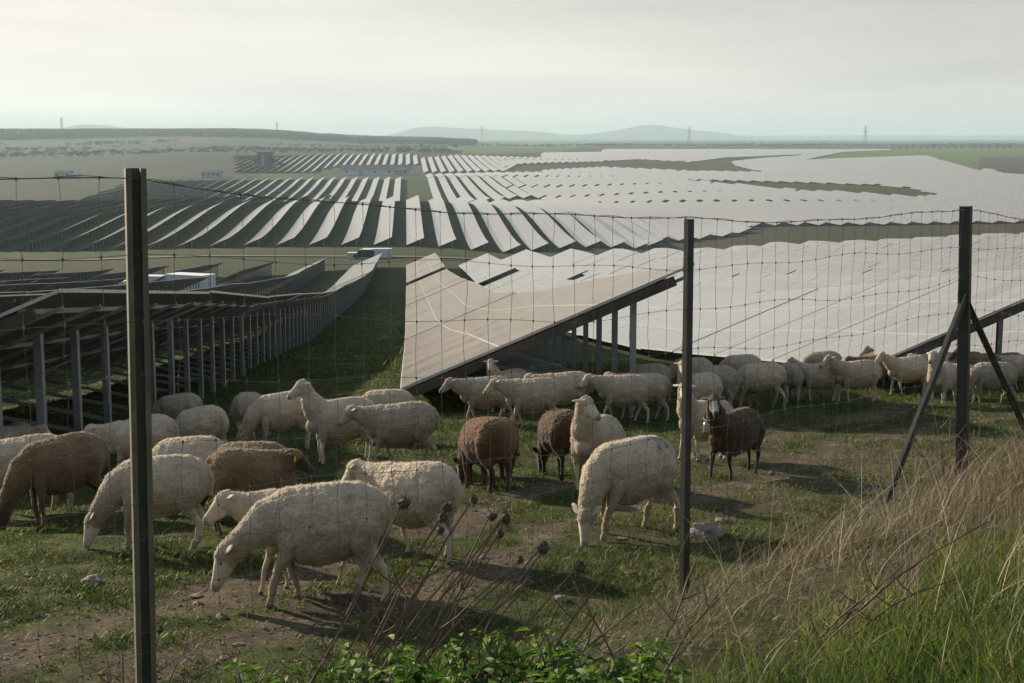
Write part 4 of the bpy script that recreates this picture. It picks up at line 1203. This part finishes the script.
container(120, 176, 1.9, 2.0, 1.5, R(-10), 'low white cabin left of the left fence post', 6, 'transformer_cabin')
container(155, 186, 2.4, 2.0, 1.7, R(-10), 'low white cabin between the left fence post and the large container', 6, 'transformer_cabin')
container(377, 316, 6.4, 2.4, 2.1, R(0), 'long white container on the brown strip below the fan of rows')
container(353, 311, 2.2, 2.2, 1.4, R(0), 'short white cabin behind the parked dark van', 6, 'transformer_cabin')

def van(px, Y, rz, label):
    x, z = on_ground(px, Y); root = empty('van', (x, Y, z), rz); tag(root, label, 'van')
    side = [(-2.2, .45), (2.15, .45), (2.25, .9), (2.05, 1.15), (1.55, 1.25), (1.1, 1.95), (.9, 2.05), (-2.1, 2.05), (-2.25, 1.9), (-2.25, .5)]
    mb = MB(); mb.quadprism([(a, -.9, b) for a, b in side], [(a, .9, b) for a, b in side]); mb.build('body', M['dark_car'], root)
    for s in (-1, 1):
        mb = MB(); mb.quadprism([(a, s * .905, b) for a, b in ((.35, 1.28), (1.42, 1.28), (1.05, 1.88), (.35, 1.88))], [(a, s * .925, b) for a, b in ((.35, 1.28), (1.42, 1.28), (1.05, 1.88), (.35, 1.88))]); mb.build('window', M['dark_glass'], root)
        for xx in (-1.4, 1.4):
            mb = MB(); mb.bar((xx, s * .80, .34), (xx, s * .98, .34), .66, n=16); w = mb.build('wheel', M['rubber'], root)
            mb = MB(); mb.bar((xx, s * .985, .34), (xx, s * 1.0, .34), .36, n=12); mb.build('rim', M['galvanised'], w)
    mb = MB(); mb.box((-.4, 0, 2.10), (2.6, 1.3, .06)); mb.build('roof_rack', M['white_roof'], root)
    for s in (-1, 1):
        mb = MB(); mb.box((2.24, s * .65, .85), (.05, .3, .16)); mb.build('headlight', M['white_roof'], root)
van(364, 309.5, R(180), 'small dark van parked in front of the white container')

def shed(px, Y, L, D, H, label, rh=1.6, rz=0, wall='house_white', roof='roof_green', win=6, cat='building'):
    x, z = on_ground(px, Y); root = empty('warehouse' if L > 25 else 'farm_building', (x, Y, z), rz); tag(root, label, cat)
    mb = MB(); mb.quadprism([(-L / 2, -D / 2, -.5), (L / 2, -D / 2, -.5), (L / 2, D / 2, -.5), (-L / 2, D / 2, -.5)], [(-L / 2, -D / 2, H), (L / 2, -D / 2, H), (L / 2, D / 2, H), (-L / 2, D / 2, H)]); w = mb.build('wall', M[wall], root)
    e = .5
    mb = MB(); a = [(-L / 2 - e, -D / 2 - e, H), (-L / 2 - e, D / 2 + e, H), (-L / 2 - e, 0, H + rh)]; b = [(L / 2 + e, p[1], p[2]) for p in a]; mb.quadprism([(p[0], p[1], p[2] + .01) for p in a], [(p[0], p[1], p[2] + .01) for p in b]); mb.build('roof', M[roof], root)
    for i in range(win):
        xx = -L / 2 + L * (i + .5) / win
        mb = MB()
        if i % 3 == 1: mb.box((xx, -D / 2 - .04, H * .4), (min(4, L / win * .6), .12, H * .8)); mb.build('door', M['galvanised'], root)
        else: mb.box((xx, -D / 2 - .04, H * .65), (min(2.5, L / win * .5), .12, H * .25)); mb.build('window', M['dark_glass'], root)
shed(376, 1345, 66, 22, 5, 'long low warehouse with dark green roof in the middle distance', 4.5, wall='white_paint', win=5)
shed(401, 1335, 12, 10, 5, 'small white building at the right end of the long warehouse', 1.2, win=3)
shed(64, 1250, 14, 9, 5, 'white farm building in the hazy fields behind the top wire at the left', 2, win=3)
shed(76, 1240, 8, 7, 3.5, 'smaller white outbuilding right of the white farm building', 1.4, win=2)
shed(212, 1180, 16, 9, 4.5, 'low white farm building in the hazy fields right of the left post', 1.6, win=4)
shed(266, 1500, 16, 14, 16, 'tall dark farm building among trees, in the haze left of centre', 2, wall='roof_green', win=4)

# lattice pylons
def pylon(px, Y, H, label):
    x, z = on_ground(px, Y); root = empty('electricity_pylon', (x, Y, z)); tag(root, label, 'pylon', 'pylons along the horizon')
    mb = MB(); b = H * .09; t_ = .6; th = .55
    def leg(s, q, h): k = (b + (t_ - b) * min(1, h / (H * .95))); return Vector((s * k, q * k, h))
    lv = [0, .2, .38, .54, .68, .8, .9, 1.0]
    for s in (-1, 1):
        for q in (-1, 1):
            for a, c in zip(lv[:-1], lv[1:]):
                mb.bar(leg(s, q, a * H), leg(s, q, c * H), th)
    for a, c in zip(lv[:-1], lv[1:]):
        for q in (-1, 1):
            mb.bar(leg(-1, q, a * H), leg(1, q, c * H), th * .5); mb.bar(leg(1, q, a * H), leg(-1, q, c * H), th * .5)
    mb.build('tower', M['pylon_steel'], root)
    for k, L in ((.72, .20), (.84, .15), (.95, .10)):
        m2 = MB(); m2.bar((-L * H, 0, k * H), (L * H, 0, k * H), th * .8); m2.bar((-L * H, 0, k * H), (0, 0, (k + .05) * H), th * .5); m2.bar((L * H, 0, k * H), (0, 0, (k + .05) * H), th * .5)
        m2.build('crossarm', M['pylon_steel'], root)
pylon(62, 3900, 42, 'lattice pylon on the left hill in front of the faint ridge')
pylon(482, 4300, 50, 'lattice pylon above the middle of the horizon, between the two far mountains')
pylon(689, 3900, 50, 'lattice pylon in front of the highest far mountain')
pylon(865, 3700, 50, 'lattice pylon on the flat horizon at the right')
pylon(277, 4300, 36, 'faint lattice pylon on the wooded ridge')

# ---------------------------------------------------------------- trees and far woodland
def crown_geo(r, n, seed, sz=.8):
    rs = np.random.default_rng(seed); V = []; Fq = []; TT = []
    lob = rs.normal(0, .42, (7, 3)) * r; lob[:, 2] = np.abs(lob[:, 2]) * .8
    for i in range(n):
        c = lob[rs.integers(7)] + (lambda d: d / np.linalg.norm(d))(rs.normal(0, 1, 3)) * r * rs.uniform(.25, .55)
        c[2] = c[2] * sz + r * .7
        a = rs.normal(0, 1, 3); a /= np.linalg.norm(a); b = np.cross(a, rs.normal(0, 1, 3)); b /= np.linalg.norm(b)
        s = r * rs.uniform(.10, .2); k = len(V)
        V += [c + a * s, c + b * s, c - a * s, c - b * s]; Fq.append((k, k + 1, k + 2, k + 3)); TT += [rs.uniform(0, 1)] * 4
    return np.array(V), Fq, np.array(TT)
CR = [crown_geo(1.0, 150, 5 + i) for i in range(4)]
def tree(px, Y, r, label, group=None, trunk=.9):
    x, z = on_ground(px, Y); root = empty('tree', (x, Y, z)); tag(root, label, 'tree', group)
    mb = MB(); mb.tube([(0, 0, -.3), (0, 0, r * trunk * .6), (r * .05, 0, r * trunk)], r * .09, 6, r * .05)
    for a in range(3): mb.tube([(0, 0, r * trunk * .7), (math.cos(a * 2.1) * r * .4, math.sin(a * 2.1) * r * .4, r * trunk * 1.3)], r * .04, 4, r * .02)
    mb.build('trunk', M['bark'], root)
    V, Fq, TT = CR[int(px) % 4]
    o = mesh_obj('crown', V * r + np.array([0, 0, r * .45]), Fq, M['foliage_far'], root, False, {'tint': TT})
for i, px in enumerate(range(892, 1016, 7)):
    tree(px + random.uniform(-1.5, 1.5), 2750 + random.uniform(-30, 30), random.uniform(2.6, 4.2), 'small round tree in the regular line along the far green field', 'line of trees along the far green field')
tree(456, 2500, 5.5, 'lone dark tree on the skyline just right of the wooded ridge')
tree(421, 2600, 4.5, 'small dark tree at the right foot of the wooded ridge')
tree(446, 2560, 3.2, 'low tree just left of the lone tree on the skyline')
tree(258, 1480, 5.5, 'tree at the left side of the tall dark farm building')
tree(274, 1490, 6.0, 'tree at the right side of the tall dark farm building')
tree(282, 1470, 4.0, 'low tree beyond the right side of the tall dark farm building')
# wooded ridge
VV, FFq, TTt = [], [], []
def wood(n, px0, px1, y0, y1, rmin, rmax, name, label, dens=.5):
    V, Q, TT_ = [], [], []
    cnt = 0; base = 0
    smallV, smallF, smallT = crown_geo(1.0, 34, 99)
    smallF = np.array(smallF)
    for _ in range(n):
        px = rng.uniform(px0, px1); Y = rng.uniform(y0, y1); x = (px - 512) / F * Y
        if fbm(x / 260.0, Y / 260.0, 15) < dens: continue
        r = rng.uniform(rmin, rmax); z = T(x, Y)
        V.append(smallV * np.array([r * 1.3, r * 1.3, r]) + np.array([x, Y, z])); Q.append(smallF + base); base += len(smallV); TT_.append(smallT * rng.uniform(.4, 1))
    o = mesh_obj(name, np.vstack(V), np.vstack(Q), M['foliage_far'], None, False, {'tint': np.concatenate(TT_)})
    tag(o, label, 'woodland', kind='stuff')
wood(15000, -60, 475, 3150, 4350, 5, 10, 'ridge_woodland', 'dark scrubby woodland covering the hazy ridge at the left', .42)
wood(2200, -60, 460, 1900, 3200, 2.5, 5, 'valley_scrub', 'scattered scrub and hedges in the hazy fields below the ridge', .56)
wood(1500, 480, 1060, 3200, 3900, 3, 5, 'plain_hedges', 'thin dark hedge lines on the far plain', .50)

# ---------------------------------------------------------------- air
mb = MB(); mb.quadprism([(-15000, -60, -70), (15000, -60, -70), (15000, 22500, -70), (-15000, 22500, -70)], [(-15000, -60, 150), (15000, -60, 150), (15000, 22500, 150), (-15000, 22500, 150)])
# ground sheet reaches behind the camera: the box starts behind it too
t = NT('haze_air'); t.t.nodes.clear(); t.out = t.n('ShaderNodeOutputMaterial')
v = t.n('ShaderNodeVolumePrincipled'); v.inputs['Color'].default_value = HAZE_COL; v.inputs['Density'].default_value = HAZE_D; v.inputs['Anisotropy'].default_value = HAZE_G
t.l(v.outputs[0], t.out.inputs['Volume'])
o = mb.build('haze', t.m, None); tag(o, 'pale haze lying over the whole valley', 'haze', kind='stuff')

# ---------------------------------------------------------------- light
w = bpy.data.worlds.new('World'); scene.world = w; w.use_nodes = True
nt = w.node_tree; nt.nodes.clear()
out = nt.nodes.new('ShaderNodeOutputWorld'); bg = nt.nodes.new('ShaderNodeBackground')
sky = nt.nodes.new('ShaderNodeTexSky'); sky.sky_type = 'NISHITA'; sky.sun_disc = False
sky.sun_elevation = R(SUN_EL); sky.sun_rotation = R(-SUN_AZ); sky.air_density = 1.0; sky.dust_density = 4.0; sky.ozone_density = 1.5; sky.altitude = 200
# thin high cloud veils the whole sky
tc = nt.nodes.new('ShaderNodeTexCoord'); mp = nt.nodes.new('ShaderNodeMapping'); mp.inputs['Scale'].default_value = (1.2, 1.2, 11)
nz = nt.nodes.new('ShaderNodeTexNoise'); nz.inputs['Scale'].default_value = 2.6; nz.inputs['Detail'].default_value = 7; nz.inputs['Roughness'].default_value = .55
rp = nt.nodes.new('ShaderNodeValToRGB'); e = rp.color_ramp.elements
e[0].position = .30; e[0].color = (*[c * SKY_K for c in (5.6, 5.45, 5.2)], 1); e[1].position = .72; e[1].color = (*[c * SKY_K for c in (7.2, 6.85, 6.2)], 1)
nt.links.new(tc.outputs['Generated'], mp.inputs[0]); nt.links.new(mp.outputs[0], nz.inputs[0]); nt.links.new(nz.outputs[0], rp.inputs[0])
mx = nt.nodes.new('ShaderNodeMix'); mx.data_type = 'RGBA'; mx.inputs[0].default_value = CLOUD_F
# the veil thins overhead
sp = nt.nodes.new('ShaderNodeSeparateXYZ'); nt.links.new(tc.outputs['Generated'], sp.inputs[0])
mr = nt.nodes.new('ShaderNodeMapRange'); mr.inputs[1].default_value = .08; mr.inputs[2].default_value = .75; mr.inputs[3].default_value = 0.0; mr.inputs[4].default_value = 1.0
nt.links.new(sp.outputs[2], mr.inputs[0])
vm = nt.nodes.new('ShaderNodeMix'); vm.data_type = 'RGBA'; nt.links.new(mr.outputs[0], vm.inputs[0]); vm.inputs[7].default_value = (2.3, 2.8, 3.6, 1)
# broad aureole of the veiled sun
SD = (-math.sin(R(SUN_AZ)) * math.cos(R(SUN_EL)), math.cos(R(SUN_AZ)) * math.cos(R(SUN_EL)), math.sin(R(SUN_EL)))
dp = nt.nodes.new('ShaderNodeVectorMath'); dp.operation = 'DOT_PRODUCT'; nt.links.new(tc.outputs['Generated'], dp.inputs[0]); dp.inputs[1].default_value = SD
m3 = nt.nodes.new('ShaderNodeMapRange'); m3.interpolation_type = 'SMOOTHSTEP'; m3.inputs[1].default_value = .10; m3.inputs[2].default_value = 1.0; m3.inputs[3].default_value = .56; m3.inputs[4].default_value = 1.0
nt.links.new(dp.outputs['Value'], m3.inputs[0])
v3 = nt.nodes.new('ShaderNodeVectorMath'); v3.operation = 'SCALE'; nt.links.new(rp.outputs[0], v3.inputs[0]); nt.links.new(m3.outputs[0], v3.inputs['Scale']); m4 = nt.nodes.new('ShaderNodeMapRange'); m4.inputs[1].default_value = 0.0; m4.inputs[2].default_value = .09; m4.inputs[3].default_value = 1.36; m4.inputs[4].default_value = 1.0
nt.links.new(sp.outputs[2], m4.inputs[0])
v4 = nt.nodes.new('ShaderNodeVectorMath'); v4.operation = 'SCALE'; nt.links.new(v3.outputs[0], v4.inputs[0]); nt.links.new(m4.outputs[0], v4.inputs['Scale']); nt.links.new(v4.outputs[0], vm.inputs[6])
nt.links.new(sky.outputs[0], mx.inputs[6]); nt.links.new(vm.outputs[2], mx.inputs[7])
bg.inputs[1].default_value = SKY_S
nt.links.new(mx.outputs[2], bg.inputs[0]); nt.links.new(bg.outputs[0], out.inputs[0])
sun = bpy.data.lights.new('sun', 'SUN'); sun.energy = SUN_E; sun.angle = R(SUN_ANG); sun.color = (1.0, .84, .62)
so = bpy.data.objects.new('sun', sun); COL.objects.link(so)
dv = Vector((-math.sin(R(SUN_AZ)) * math.cos(R(SUN_EL)), math.cos(R(SUN_AZ)) * math.cos(R(SUN_EL)), math.sin(R(SUN_EL))))
so.rotation_euler = dv.to_track_quat('Z', 'Y').to_euler(); so.location = (-20, 10, 30)

cam = bpy.data.cameras.new('camera'); cam.sensor_width = 36; cam.lens = F * 36 / 1024; cam.clip_start = .05; cam.clip_end = 60000
co_ = bpy.data.objects.new('camera', cam); COL.objects.link(co_); co_.location = (0, 0, 0); co_.rotation_euler = (math.pi / 2 - PITCH, 0, 0)
scene.camera = co_
scene.view_settings.view_transform = 'Standard'; scene.view_settings.look = 'None'; scene.view_settings.gamma = 1; scene.view_settings.exposure = EXPO
scene.render.engine = 'CYCLES'
cy = scene.cycles
cy.max_bounces = 6; cy.diffuse_bounces = 2; cy.glossy_bounces = 3; cy.transmission_bounces = 2; cy.volume_bounces = 1; cy.transparent_max_bounces = 6
cy.use_denoising = True; cy.use_adaptive_sampling = True; cy.adaptive_threshold = .015
cy.sample_clamp_indirect = 6
